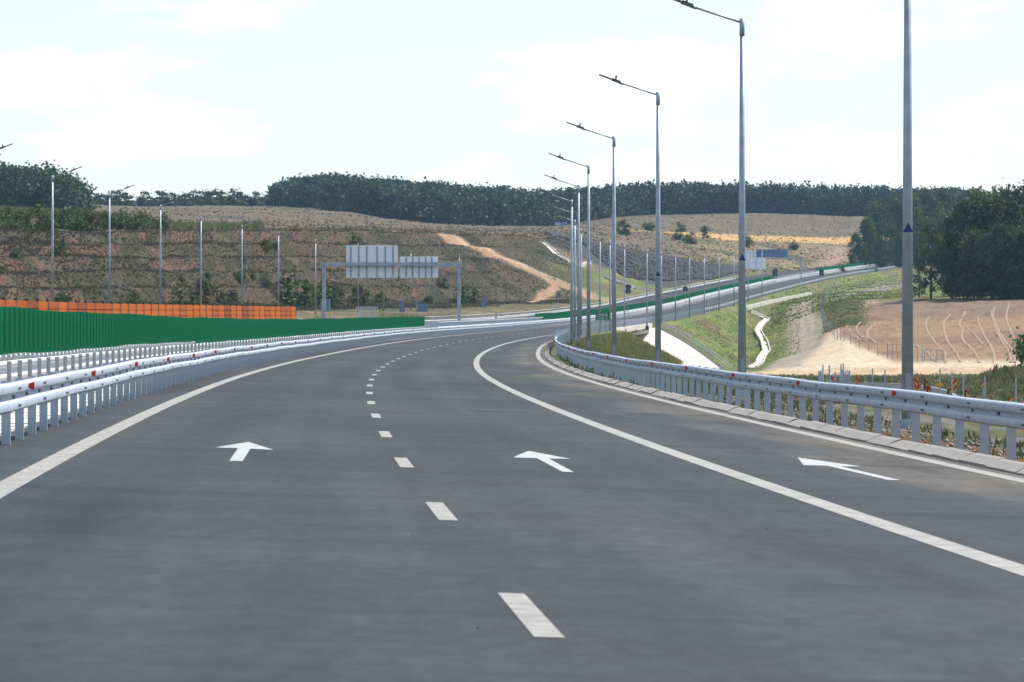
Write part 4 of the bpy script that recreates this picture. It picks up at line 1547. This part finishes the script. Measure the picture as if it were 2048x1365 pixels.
# woods that read as one mass, blue shade put into their tint
def forest(name, label, region, n, hmin, hmax, quads=150, leaf=1.05, seed=5):
    rng = np.random.default_rng(seed)
    Vs, Fs, Cs = [], [], []
    off = 0
    px0, px1 = region['px']
    k = 0
    tx, ty, th, tw = [], [], [], []
    for _ in range(n):
        px = rng.uniform(px0, px1)
        d0, d1 = region['d'](px)
        d = d0 + (d1 - d0) * rng.uniform(0, 1) ** 1.15
        tx.append((px - 1024) * d / F)
        ty.append(d)
        fade = region.get('h', lambda p: 1.0)(px)
        th.append(rng.uniform(hmin, hmax) * fade)
        tw.append(rng.uniform(7.0, 11.0))
    tz = ground_z(np.array(tx), np.array(ty))
    for x, y, z, h, w in zip(tx, ty, tz, th, tw):
        nc = 16
        P, c = crown_points(nc, quads // nc, w, h * .96, h * .04, .55, rng, .35)
        P += np.array([x, y, z])
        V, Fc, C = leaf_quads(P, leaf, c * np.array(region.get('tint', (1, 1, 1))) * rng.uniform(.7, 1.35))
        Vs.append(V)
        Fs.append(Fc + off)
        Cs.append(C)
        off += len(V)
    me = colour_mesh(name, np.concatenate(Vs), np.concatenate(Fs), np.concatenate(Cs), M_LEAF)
    o = add(name, me)
    stuff(o, label, 'forest')

def edge_d(px): return float(np.interp(px, CPX, CD[:, 10]))
def deep_d(px): return float(np.interp(px, CPX, CD[:, 11]))
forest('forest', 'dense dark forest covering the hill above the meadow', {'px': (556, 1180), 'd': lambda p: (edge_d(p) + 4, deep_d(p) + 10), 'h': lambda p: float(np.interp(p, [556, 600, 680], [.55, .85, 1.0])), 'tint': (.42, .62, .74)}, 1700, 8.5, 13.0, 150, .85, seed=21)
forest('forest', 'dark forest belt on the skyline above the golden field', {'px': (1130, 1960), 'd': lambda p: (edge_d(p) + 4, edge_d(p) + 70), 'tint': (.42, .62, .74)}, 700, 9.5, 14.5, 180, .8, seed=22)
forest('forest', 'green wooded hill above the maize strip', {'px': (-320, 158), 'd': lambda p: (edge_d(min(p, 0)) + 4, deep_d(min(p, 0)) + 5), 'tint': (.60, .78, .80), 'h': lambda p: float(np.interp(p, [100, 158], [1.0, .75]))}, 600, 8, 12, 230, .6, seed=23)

# shrubs scattered over the hillside, each one its own plant
SG = 'shrubs on the terraced hillside'
for i in range(26):
    px = random.uniform(0, 1130)
    dn, _ = nodes_at(np.array([px]))
    u = random.choice([5.4, 5.7, 5.9, 6.05, 6.1, 6.3, 6.55, 6.8]) + random.uniform(-.08, .08)
    k = int(u)
    d = float(dn[0, k] + (dn[0, k + 1] - dn[0, k]) * (u - k))
    X = (px - 1024) * d / F
    SHRUB[i % 3].place('shrub', (X, d, gz(X, d) - .25), random.uniform(.35, .85) * (1.3 if u < 6.2 else .8), random.uniform(0, 6.28), 'low green shrub growing on the terraced hillside', 'shrub', SG)
for (px, d, h, lab) in ((365, 474, 2.3, 'round dark green bush at the foot of the eroded terraces'), (583, 588, 4.2, 'tall leafy bush beside the right end of the orange fence'), (930, 745, 3.4, 'broad dark bush right of the gantry post'), (655, 640, 2.6, 'dark bush behind the left gantry post')):
    X = (px - 1024) * d / F
    SHRUB[1].place('bush', (X, d, gz(X, d) - .25), h / 3, 1.0, lab, 'bush', None, 1.2)
# hedge along the bank above the terraces
for i in range(40):
    px = random.uniform(-30, 335)
    dn, _ = nodes_at(np.array([px]))
    u = random.uniform(7.2, 7.9)
    d = float(dn[0, 7] + (dn[0, 8] - dn[0, 7]) * (u - 7))
    X = (px - 1024) * d / F
    SHRUB[i % 3].place('hedge_bush', (X, d, gz(X, d) - .4), random.uniform(.6, 1.25), random.uniform(0, 6.28), 'tangled dark bush in the hedge above the terraces', 'bush', 'hedge bushes above the terraces')
for i in range(14):
    px = random.uniform(1230, 1690)
    d = random.uniform(1150, 1500)
    X = (px - 1024) * d / F
    SHRUB[i % 3].place('field_bush', (X, d, gz(X, d) - .3), random.uniform(.5, 1.2), random.uniform(0, 6.28), 'small dark bush dotted on the dry field across the road', 'bush', 'bushes on the dry field')

# grass and weeds
def tufts(name, label, X, Y, h, col, blades=4, width=.12, seed=3, lean=.5):
    rng = np.random.default_rng(seed)
    n = len(X)
    Z = ground_z(X, Y) - .03
    k = np.repeat(np.arange(n), blades)
    m = len(k)
    base = np.stack([X[k] + rng.normal(size=m) * h[k] * .35, Y[k] + rng.normal(size=m) * h[k] * .35, Z[k]], 1)
    an = rng.uniform(0, np.pi, m)
    wv = np.stack([np.cos(an), np.sin(an), np.zeros(m)], 1) * (h[k] * width)[:, None]
    hh = h[k] * rng.uniform(.6, 1.25, m)
    tip = base + np.stack([rng.normal(size=m) * hh * lean * .5, rng.normal(size=m) * hh * lean * .5, hh], 1)
    mid = base * .45 + tip * .55
    V = np.stack([base - wv * .6, base + wv * .6, mid + wv, tip, mid - wv], 1)
    V = V.reshape(-1, 3)
    i = np.arange(m) * 5
    Fc = np.stack([i, i + 1, i + 2, i + 4], 1)
    T = np.stack([i + 4, i + 2, i + 3], 1)
    C = np.repeat(col[k] * rng.uniform(.7, 1.3, (m, 1)), 5, axis=0)
    faces4 = Fc
    me = bpy.data.meshes.new(name)
    me.vertices.add(len(V))
    me.vertices.foreach_set('co', V.astype(np.float32).ravel())
    loops = np.concatenate([faces4.ravel(), T.ravel()]).astype(np.int32)
    me.loops.add(len(loops))
    me.loops.foreach_set('vertex_index', loops)
    me.polygons.add(2 * m)
    st = np.concatenate([np.arange(m) * 4, 4 * m + np.arange(m) * 3]).astype(np.int32)
    me.polygons.foreach_set('loop_start', st)
    me.polygons.foreach_set('loop_total', np.concatenate([np.full(m, 4), np.full(m, 3)]).astype(np.int32))
    me.update(calc_edges=True)
    ca = me.color_attributes.new('col', 'FLOAT_COLOR', 'POINT')
    ca.data.foreach_set('color', np.concatenate([C, np.ones((len(C), 1))], 1).astype(np.float32).ravel())
    me.materials.append(M_GRASS)
    stuff(add(name, me), label, 'grass')

def pal(n, rng, cols, w):
    c = np.array(cols)
    return c[rng.choice(len(cols), n, p=w)]
def sow_nodes(n, px0, px1, u0, u1, rng):
    px = rng.uniform(px0, px1, n)
    u = rng.uniform(u0, u1, n)
    dn, _ = nodes_at(px)
    k = np.clip(np.floor(u).astype(int), 0, NN - 2)
    d = np.take_along_axis(dn, k[:, None], 1)[:, 0] * (1 - (u - k)) + np.take_along_axis(dn, k[:, None] + 1, 1)[:, 0] * (u - k)
    return (px - 1024) * d / F, d
rng = np.random.default_rng(77)
# verge behind the right guardrail
Y = 40 + 210 * rng.uniform(0, 1, 19000) ** 1.4
l = rng.uniform(8.0, 24.0, 19000)
X = rx(Y) + l
keep = noise2(X, Y, 2.0, 68, 4) + rng.uniform(-.1, .1, len(X)) > np.where((Y < 72) & (l < 10.4), .58, .46)
X, Y = X[keep], Y[keep]
tufts('verge_grass', 'weeds and grass tufts on the verge behind the kerbside guardrail', X, Y, rng.uniform(.05, .20, len(X)) * (1 + sstep(80, 160, Y)), pal(len(X), rng, [(.055, .09, .022), (.08, .105, .034), (.13, .115, .06)], [.5, .3, .2]), 6, .07, 81, .9)
# shoulder mound before the viaduct
Y = rng.uniform(125, 470, 26000)
l = rng.uniform(7.4, 14.5, 26000)
ok = l > np.interp(Y, [0, 180, 300, 400, 470], [8.3, 8.3, 7.6, 6.9, 5.9]) + .2
X, Y, l = (rx(Y) + l)[ok], Y[ok], l[ok]
hh = rng.uniform(.10, .34, len(X)) * (1 + .5 * sstep(9.5, 12, l)) * sstep(7.0, 9.2, l + .8)
tufts('shoulder_grass', 'long grass on the shoulder around the row of lamp posts', X, Y, hh, pal(len(X), rng, [(.105, .145, .038), (.16, .18, .06), (.22, .18, .09), (.27, .235, .14)], [.40, .28, .2, .12]), 5, .06, 82)
# slopes of the far embankment
Y = rng.uniform(545, 1000, 26000)
l = rng.uniform(6.5, 40, 26000)
X = rx(Y) + l
px = 1024 + F * X / Y
ok = (px < 1600) & (l > 8)
X, Y = X[ok], Y[ok]
tufts('slope_grass', 'patchy grass on the embankment slope beyond the viaduct', X, Y, rng.uniform(.05, .22, len(X)) * (.5 + noise2(X, Y, 9, 95)), pal(len(X), rng, [(.15, .20, .05), (.24, .27, .07), (.21, .18, .10)], [.45, .35, .2]), 5, .16, 83)
X, Y = sow_nodes(9000, 1540, 1830, 4.2, 6.9, rng)
okk = ~((X * 0 + (1024 + F * X / Y)) > 1750) | (rng.uniform(0, 1, len(X)) < .6)
lX = X - rx(Y)
okk &= (lX > 7) & (Y > 700)
X, Y = X[okk], Y[okk]
tufts('bank_grass', 'thick green grass on the bank below the far road', X, Y, rng.uniform(.12, .38, len(X)), pal(len(X), rng, [(.095, .135, .035), (.12, .155, .042), (.16, .15, .065)], [.5, .3, .2]), 5, .16, 84)
X, Y = sow_nodes(2600, 1645, 1745, 4.15, 4.98, rng)
px = 1024 + F * X / Y
ok = px < 1752 - 40 * rng.uniform(0, 1, len(X))
X, Y = X[ok], Y[ok]
tufts('field_corner_grass', 'rough grass corner between the haul track and the ploughed field', X, Y, rng.uniform(.08, .28, len(X)), pal(len(X), rng, [(.11, .13, .045), (.16, .16, .06), (.22, .19, .10)], [.45, .3, .25]), 5, .16, 90)
# weeds over the terraced hill, cloud shade put into their tones
X, Y = sow_nodes(70000, -40, 1140, 5.2, 7.08, rng)
px, u, _, _ = param(X, Y)
zt, _, _, stp, _, _, _ = ground_z(X, Y, True)
ok = rng.uniform(0, 1, len(X)) < np.where(stp > .3, .8, .8)
ok &= (X - rx(Y)) < -22
for P_, w_ in TRACKS:
    ok &= seg_dist(X, Y, P_) > w_ * .75 * rng.uniform(.6, 1.3, len(X))
X, Y, px, u = X[ok], Y[ok], px[ok], u[ok]
dark = [(.068, .062, .036), (.078, .070, .042), (.090, .078, .050), (.108, .092, .062), (.066, .076, .034)]
tufts('hillside_weeds', 'dry weeds covering the terraced hillside', X, Y, rng.uniform(.10, .34, len(X)) * (.35 + 1.3 * noise2(X, Y, 10, 96)), pal(len(X), rng, dark, [.26, .25, .25, .12, .12]), 4, .2, 85, .9)
# maize strip
X, Y = sow_nodes(5000, -60, 215, 8.72, 9.0, rng)
tufts('maize', 'strip of maize below the wooded hill', X, Y, rng.uniform(1.2, 1.9, len(X)), pal(len(X), rng, [(.13, .145, .045), (.17, .16, .075), (.08, .11, .032)], [.4, .3, .3]), 3, .10, 86)
X, Y = sow_nodes(1500, 330, 520, 7.4, 7.75, rng)
tufts('maize', 'small maize patch above the terraces', X, Y, rng.uniform(.9, 1.7, len(X)), pal(len(X), rng, [(.13, .15, .05), (.18, .17, .08)], [.6, .4]), 3, .10, 87)
# valley floor weeds by the side road
X, Y = sow_nodes(9000, 1480, 2120, 1.9, 2.93, rng)
ok = (X - rx(Y)) > 22
X, Y = X[ok], Y[ok]
tufts('valley_weeds', 'brown and green weeds around the side road in the valley', X, Y, rng.uniform(.10, .34, len(X)) * (.5 + noise2(X, Y, 18, 93)) * (1 + 3.0 * sstep(1955, 2010, 1024 + F * X / Y) * sstep(350, 390, Y)), pal(len(X), rng, [(.10, .12, .035), (.15, .12, .07), (.07, .10, .025), (.20, .17, .11)], [.3, .3, .25, .15]), 4, .12, 88)
# meadow bushes of dry grass
X, Y = sow_nodes(9000, 250, 1700, 7.1, 9.95, rng)
tufts('meadow_grass', 'dry grass tussocks on the far meadows', X, Y, rng.uniform(.15, .45, len(X)), pal(len(X), rng, [(.20, .16, .105), (.17, .14, .09), (.125, .115, .068)], [.45, .35, .2]), 3, .8, 89)

# riprap stones on the slope left of the climbing road
def riprap():
    rng = np.random.default_rng(9)
    n = 16000
    px = rng.uniform(1095, 1490, n)
    d = np.interp(px, [1095, 1180, 1250, 1330, 1420, 1490], [1000, 1000, 1010, 1040, 1075, 1120]) - rng.uniform(0, 1, n) * np.interp(px, [1095, 1150, 1250, 1330, 1420, 1490], [20, 45, 95, 95, 85, 30])
    X = (px - 1024) * d / F
    ok = (X - rx(d)) < -22
    X, d = X[ok], d[ok]
    Z = ground_z(X, d)
    base = np.array([(1, 0, 0), (-1, 0, 0), (0, 1, 0), (0, -1, 0), (0, 0, 1), (0, 0, -1)], float)
    tri = np.array([(0, 2, 4), (2, 1, 4), (1, 3, 4), (3, 0, 4), (2, 0, 5), (1, 2, 5), (3, 1, 5), (0, 3, 5)])
    m = len(X)
    s = rng.uniform(.16, .40, (m, 1, 1))
    V = base[None] * s * rng.uniform(.6, 1.3, (m, 6, 1)) + rng.normal(size=(m, 6, 3)) * .12
    V += np.stack([X, d, Z + .15], 1)[:, None, :]
    Fc = (tri[None] + (np.arange(m) * 6)[:, None, None]).reshape(-1, 3)
    o = add('riprap', mesh_np('riprap', V.reshape(-1, 3), Fc), M_STONE)
    stuff(o, 'grey riprap stones covering the slope left of the climbing road', 'stones')
riprap()

def verge_stones():
    rng = np.random.default_rng(19)
    n = 5200
    Y = 40 + 150 * rng.uniform(0, 1, n) ** 1.3
    l = rng.uniform(8.2, 19, n)
    X = rx(Y) + l
    ok = noise2(X, Y * .6, 3.4, 69, 3) + rng.uniform(-.1, .1, n) > .46
    X, Y = X[ok], Y[ok]
    Z = ground_z(X, Y)
    base = np.array([(1, 0, 0), (-1, 0, 0), (0, 1, 0), (0, -1, 0), (0, 0, 1), (0, 0, -1)], float)
    tri = np.array([(0, 2, 4), (2, 1, 4), (1, 3, 4), (3, 0, 4), (2, 0, 5), (1, 2, 5), (3, 1, 5), (0, 3, 5)])
    m = len(X)
    V = base[None] * rng.uniform(.02, .06, (m, 1, 1)) * rng.uniform(.6, 1.4, (m, 6, 1)) + rng.normal(size=(m, 6, 3)) * .008
    V += np.stack([X, Y, Z + .01], 1)[:, None, :]
    Fc = (tri[None] + (np.arange(m) * 6)[:, None, None]).reshape(-1, 3)
    stuff(add('verge_stones', mesh_np('verge_stones', V.reshape(-1, 3), Fc), mat('verge_stone', (.24, .23, .215), .9, 0, .3, 3)), 'grey crushed stone on the verge behind the guardrail', 'stones')
verge_stones()

# wheel tracks on the ploughed field
def wheel_tracks():
    PAL = mat('dry_track', (.275, .185, .12), .95, 0, .25, .8)
    tr = [[(2040, 470), (2035, 520), (2020, 560), (2012, 600), (2018, 636)],
          [(2030, 462), (2022, 500), (2005, 540), (1992, 575), (1985, 605), (1990, 630)],
          [(2022, 462), (2018, 490), (1998, 545), (1986, 590), (1982, 618)],
          [(1986, 462), (1988, 485), (1975, 530), (1960, 570), (1955, 600)],
          [(1958, 463), (1950, 490), (1925, 535), (1925, 560), (1919, 585), (1930, 618)],
          [(1966, 515), (1952, 545), (1935, 568)],
          [(1920, 463), (1912, 490), (1895, 530), (1888, 560), (1888, 590), (1900, 612)],
          [(1891, 463), (1889, 490), (1870, 525), (1855, 560), (1851, 585), (1856, 605)],
          [(1872, 466), (1850, 495), (1824, 520), (1800, 550)],
          [(1760, 520), (1725, 550), (1712, 575), (1720, 600)],
          [(1750, 525), (1735, 548), (1738, 572), (1760, 598)],
          [(1730, 530), (1705, 555), (1697, 575)]]
    for i, t in enumerate(tr):
        P = [Vector(((p - 1024) * d / F, d, 0)) for p, d in t]
        Q = []
        for k in range(len(P) - 1):
            p0, p1, p2, p3 = P[max(0, k - 1)], P[k], P[k + 1], P[min(len(P) - 1, k + 2)]
            for j in range(10):
                s = j / 10
                Q.append(.5 * ((2 * p1) + (p2 - p0) * s + (2 * p0 - 5 * p1 + 4 * p2 - p3) * s * s + (3 * p1 - p0 - 3 * p2 + p3) * s ** 3))
        Q.append(P[-1])
        V, Fc = [], []
        for j, q in enumerate(Q):
            a = Q[max(0, j - 1)]
            b = Q[min(len(Q) - 1, j + 1)]
            w = .20 * random.uniform(.85, 1.15)
            for off, up in ((-w, .02), (-w * .4, .10), (w * .4, .10), (w, .02)):
                x = q.x + off
                V.append((x, q.y, gz(x, q.y) + up))
        for j in range(len(Q) - 1):
            for c in range(3):
                Fc.append((j * 4 + c, j * 4 + c + 1, j * 4 + c + 5, j * 4 + c + 4))
        me = mesh_np('wheel_track', np.array(V), np.array(Fc))
        smooth(me)
        o = add('wheel_track', me, PAL)
        structure(o)
wheel_tracks()

# ------------------------------------------------------------------ side road in the valley, markers, pickets
def side_road():
    pts = [(1690, 330), (1740, 322), (1800, 306), (1835, 290), (1850, 270), (1900, 250)]
    pts = [(1640, 345), (1720, 338), (1790, 322), (1822, 300), (1835, 275), (1850, 250)]
    V, Fc = [], []
    P = []
    for (p, d), (p2, d2) in zip(pts[:-1], pts[1:]):
        for k in range(6):
            P.append(((p + (p2 - p) * k / 6 - 1024) * (d + (d2 - d) * k / 6) / F, d + (d2 - d) * k / 6))
    for i, (x, y) in enumerate(P):
        a, b = P[max(0, i - 1)], P[min(len(P) - 1, i + 1)]
        t = Vector((b[0] - a[0], b[1] - a[1], 0)).normalized()
        s = Vector((t.y, -t.x, 0))
        for w in (-3.2, -2.95, -2.8, 2.8, 2.95, 3.2):
            q = Vector((x, y, 0)) + s * w
            V.append((q.x, q.y, -3.55))
    f0, f1 = [], []
    for i in range(len(P) - 1):
        for c in range(5):
            q = (i * 6 + c, i * 6 + c + 1, i * 6 + c + 7, i * 6 + c + 6)
            (f1 if c in (1, 3) else f0).append(q)
    structure(add('side_road', mesh_np('side_road', np.array(V), f0), M_ASPHALT))
    V2 = np.array(V) + np.array([0, 0, .004])
    tag(add('edge_line', mesh_np('edge_line', V2, f1), M_PAINTW), 'white edge lines of the curved side road down in the valley', 'road marking')
side_road()

def stripe_mat(sign_):
    m = bpy.data.materials.new('hazard_stripes')
    m.use_nodes = True
    nt = m.node_tree
    p = nt.nodes['Principled BSDF']
    tc = nt.nodes.new('ShaderNodeTexCoord')
    sx = nt.nodes.new('ShaderNodeSeparateXYZ')
    nt.links.new(tc.outputs['Object'], sx.inputs[0])
    a = nt.nodes.new('ShaderNodeMath')
    a.operation = 'MULTIPLY'
    a.inputs[1].default_value = sign_ * 1.1
    nt.links.new(sx.outputs['X'], a.inputs[0])
    b = nt.nodes.new('ShaderNodeMath')
    nt.links.new(a.outputs[0], b.inputs[0])
    nt.links.new(sx.outputs['Z'], b.inputs[1])
    c = nt.nodes.new('ShaderNodeMath')
    c.operation = 'PINGPONG'
    c.inputs[1].default_value = .26
    nt.links.new(b.outputs[0], c.inputs[0])
    g = nt.nodes.new('ShaderNodeMath')
    g.operation = 'GREATER_THAN'
    g.inputs[1].default_value = .13
    nt.links.new(c.outputs[0], g.inputs[0])
    mx = nt.nodes.new('ShaderNodeMixRGB')
    mx.inputs['Color1'].default_value = (.80, .36, .02, 1)
    mx.inputs['Color2'].default_value = (.42, .02, .02, 1)
    nt.links.new(g.outputs[0], mx.inputs['Fac'])
    nt.links.new(mx.outputs['Color'], p.inputs['Base Color'])
    p.inputs['Roughness'].default_value = .5
    return m
SM = [stripe_mat(1), stripe_mat(-1)]
def marker(px, ytop, ybot, d, kind, tilt, label, dark=False, w=.15):
    X = (px - 1024) * d / F
    g = gz(X, d)
    h = (ybot - ytop) * d / F
    zt = EYE + (HOR - ytop) * d / F
    root = empty('hazard_marker', (X, d, g))
    b = MB().box(-w, w, -.02, .02, -h / 2, h / 2).box(-w - .02, w + .02, .021, .03, -h / 2 - .02, h / 2 + .02)
    o = b.build('panel', SM[kind], root, (0, 0, zt - h / 2 - g))
    o.rotation_euler = (0, tilt, 0)
    if dark:
        q = MB().box(-w, -w * .2, -.035, -.022, -h / 2, h / 2).build('dark_plate', M_DARK, o)  # dark plate over the left part of the panel
    MB().tube((0, .06, -.2), (0, .06, zt - g - .05), .035, .035, 6).build('post', M_POST, root)
    MB().box(-.05, .05, -.03, .03, zt - g, zt - g + .06).build('cap', M_RED, root)
    tag(root, label, 'hazard marker', None)
MK = [(1665, 755, 776, 330, 0, .18, 'red and yellow striped marker leaning beside the steel pickets'),
      (1716, 754, 777, 335, 0, 0, 'red and yellow striped marker standing alone right of the pickets'),
      (1832.5, 754, 782, 300, 0, 0, 'red and yellow striped marker next to the thick lamp post, rear of a close pair'),
      (1837.5, 769, 792, 275, 1, -.05, 'striped marker overlapping another next to the thick lamp post'),
      (1851.5, 757.5, 780, 300, 0, 0, 'striped marker upright behind a darker leaning one'),
      (1857.5, 773, 793, 270, 0, .05, 'dark edged striped marker in front of an upright one'),
      (1910, 759.5, 779, 295, 1, 0, 'striped marker between the yellow plate and the lone small marker'),
      (1899, 778, 796, 262, 1, 0, 'half black hazard marker behind the guardrail'),
      (1933, 780.5, 798, 262, 0, 0, 'dark hazard marker with a little yellow behind the guardrail'),
      (1966, 766, 774, 290, 1, 0, 'short striped marker low in the weeds'),
      (2020, 796, 812, 245, 1, 0, 'striped marker at the right end just above the guardrail')]
for (px, a, b, d, k, t, lab) in MK:
    marker(px, a, b, d, k, t, lab, dark='black' in lab or 'dark' in lab)
X = (1880 - 1024) * 290 / F
root = empty('direction_plate', (X, 290, gz(X, 290)))
zt = EYE + (HOR - 770) * 290 / F - gz(X, 290)
o = MB().box(-.26, .26, -.02, .02, -.14, .14).prism([(-.26, -.02, -.14), (-.42, -.02, 0), (-.26, -.02, .14)], (0, .04, 0)).build('plate', M_YELLOW, root, (0, 0, zt))
o.rotation_euler = (0, -.12, 0)
MB().tube((0, .06, -.2), (0, .06, zt), .03, .03, 6).build('post', M_POST, root)
tag(root, 'yellow arrow plate on a post among the striped markers', 'sign')

pk = MB().box(-.03, .03, -.03, .03, -.3, 1.55).mesh('picket', M_POST)
pk2 = MB().box(-.05, .05, -.04, .04, -.3, 2.1).mesh('picket', M_POST)
for i in range(34):
    px = random.uniform(1636, 1701) if i > 9 else random.uniform(1680, 1701)
    d = random.uniform(322, 352)
    X = (px - 1024) * d / F
    o = add('steel_picket', pk2 if i % 9 == 0 else pk, None, None, (X, d, gz(X, d)), random.uniform(0, 3))
    o.rotation_euler = (random.uniform(-.03, .03), random.uniform(-.03, .03), random.uniform(0, 3))
    tag(o, 'grey steel picket driven upright in the dense cluster by the side road', 'picket', 'cluster of steel pickets')
for px, d in ((1927, 262), (1970, 258), (2032, 245), (1904, 285), (1880, 300), (1818, 292), (1770, 300), (1745, 305)):
    X = (px - 1024) * d / F
    o = add('steel_picket', pk2, None, None, (X, d, gz(X, d)), 0)
    tag(o, 'single galvanised post standing in the weeds near the striped markers', 'picket', 'posts in the valley weeds')

# wire fence of the site: line of posts beside the haul track and its gate
fp = MB().box(-.04, .04, -.04, .04, -.3, 1.9).mesh('fence_post', M_WIRE)
def post_fence(label, pts, n, sag=.0):
    P = [Vector(((p - 1024) * d / F, d, 0)) for p, d in pts]
    L = [0]
    for a, b in zip(P[:-1], P[1:]):
        L.append(L[-1] + (b - a).length)
    root = None
    last = None
    w = MB()
    for i in range(n):
        s = L[-1] * i / (n - 1)
        k = max(0, min(len(P) - 2, int(np.searchsorted(L, s) - 1)))
        q = P[k].lerp(P[k + 1], (s - L[k]) / (L[k + 1] - L[k]))
        q.z = gz(q.x, q.y)
        if root is None:
            root = empty('wire_fence', tuple(q))
        o = add('fence_post', fp, None, root, q - root.location)
        o.rotation_euler = (random.uniform(-.03, .03), random.uniform(-.04, .04), 0)
        if last is not None:
            for h in (.5, 1.1, 1.75):
                w.tube(last - root.location + Vector((0, 0, h)), q - root.location + Vector((0, 0, h)), .008, .008, 4, False)
        last = q
    w.build('wires', M_WIRE, root)['kind'] = 'stuff'
    tag(root, label, 'fence')
post_fence('line of thin steel fence posts beside the haul track and field', [(1668, 840), (1648, 780), (1640, 690), (1650, 610), (1668, 560), (1690, 525), (1745, 492), (1775, 476)], 36)
post_fence('thin fence posts along the bare ground by the lamp post', [(1775, 476), (1845, 466)], 8)
post_fence('fence posts across the grass bank below the wood', [(1705, 850), (1740, 900), (1790, 980), (1815, 1030)], 12)
post_fence('row of thin fence posts along the hill brow', [(860, 905), (930, 925), (1000, 945), (1080, 970)], 14)
def gate():
    D = 468
    x0, x1 = (1849 - 1024) * D / F, (1886 - 1024) * D / F
    g = min(gz(x0, D), gz(x1, D))
    root = empty('site_gate', (x0, D, g))
    W = x1 - x0
    for x in (0, W / 3, W * 2 / 3, W):
        MB().box(x - .035, x + .035, -.04, .04, -.3, 1.4).build('upright', M_WIRE, root)
    for z in (.15, 1.35):
        MB().box(0, W, -.055, -.042, z - .03, z + .03).build('rail', M_WIRE, root)
    MB().tube((W * .68, 0, 1.3), (W, 0, .2), .025, .025, 5).build('brace', M_WIRE, root)
    tag(root, 'light steel gate frame in front of the ploughed field', 'gate')
gate()

# ------------------------------------------------------------------ haze: even pale air round the whole scene
hm = bpy.data.materials.new('haze_air')
hm.use_nodes = True
hn = hm.node_tree
hn.nodes.remove(hn.nodes['Principled BSDF'])
pv = hn.nodes.new('ShaderNodeVolumePrincipled')
pv.inputs['Color'].default_value = (.42, .68, 1.0, 1)
pv.inputs['Density'].default_value = 0.00006
pv.inputs['Anisotropy'].default_value = 0.2
hn.links.new(pv.outputs['Volume'], hn.nodes['Material Output'].inputs['Volume'])
hz = MB().box(-3400, 3400, -3400, 3400, -12, 170).build('haze', hm)
stuff(hz, 'thin blue summer haze in the air over the valley', 'haze')
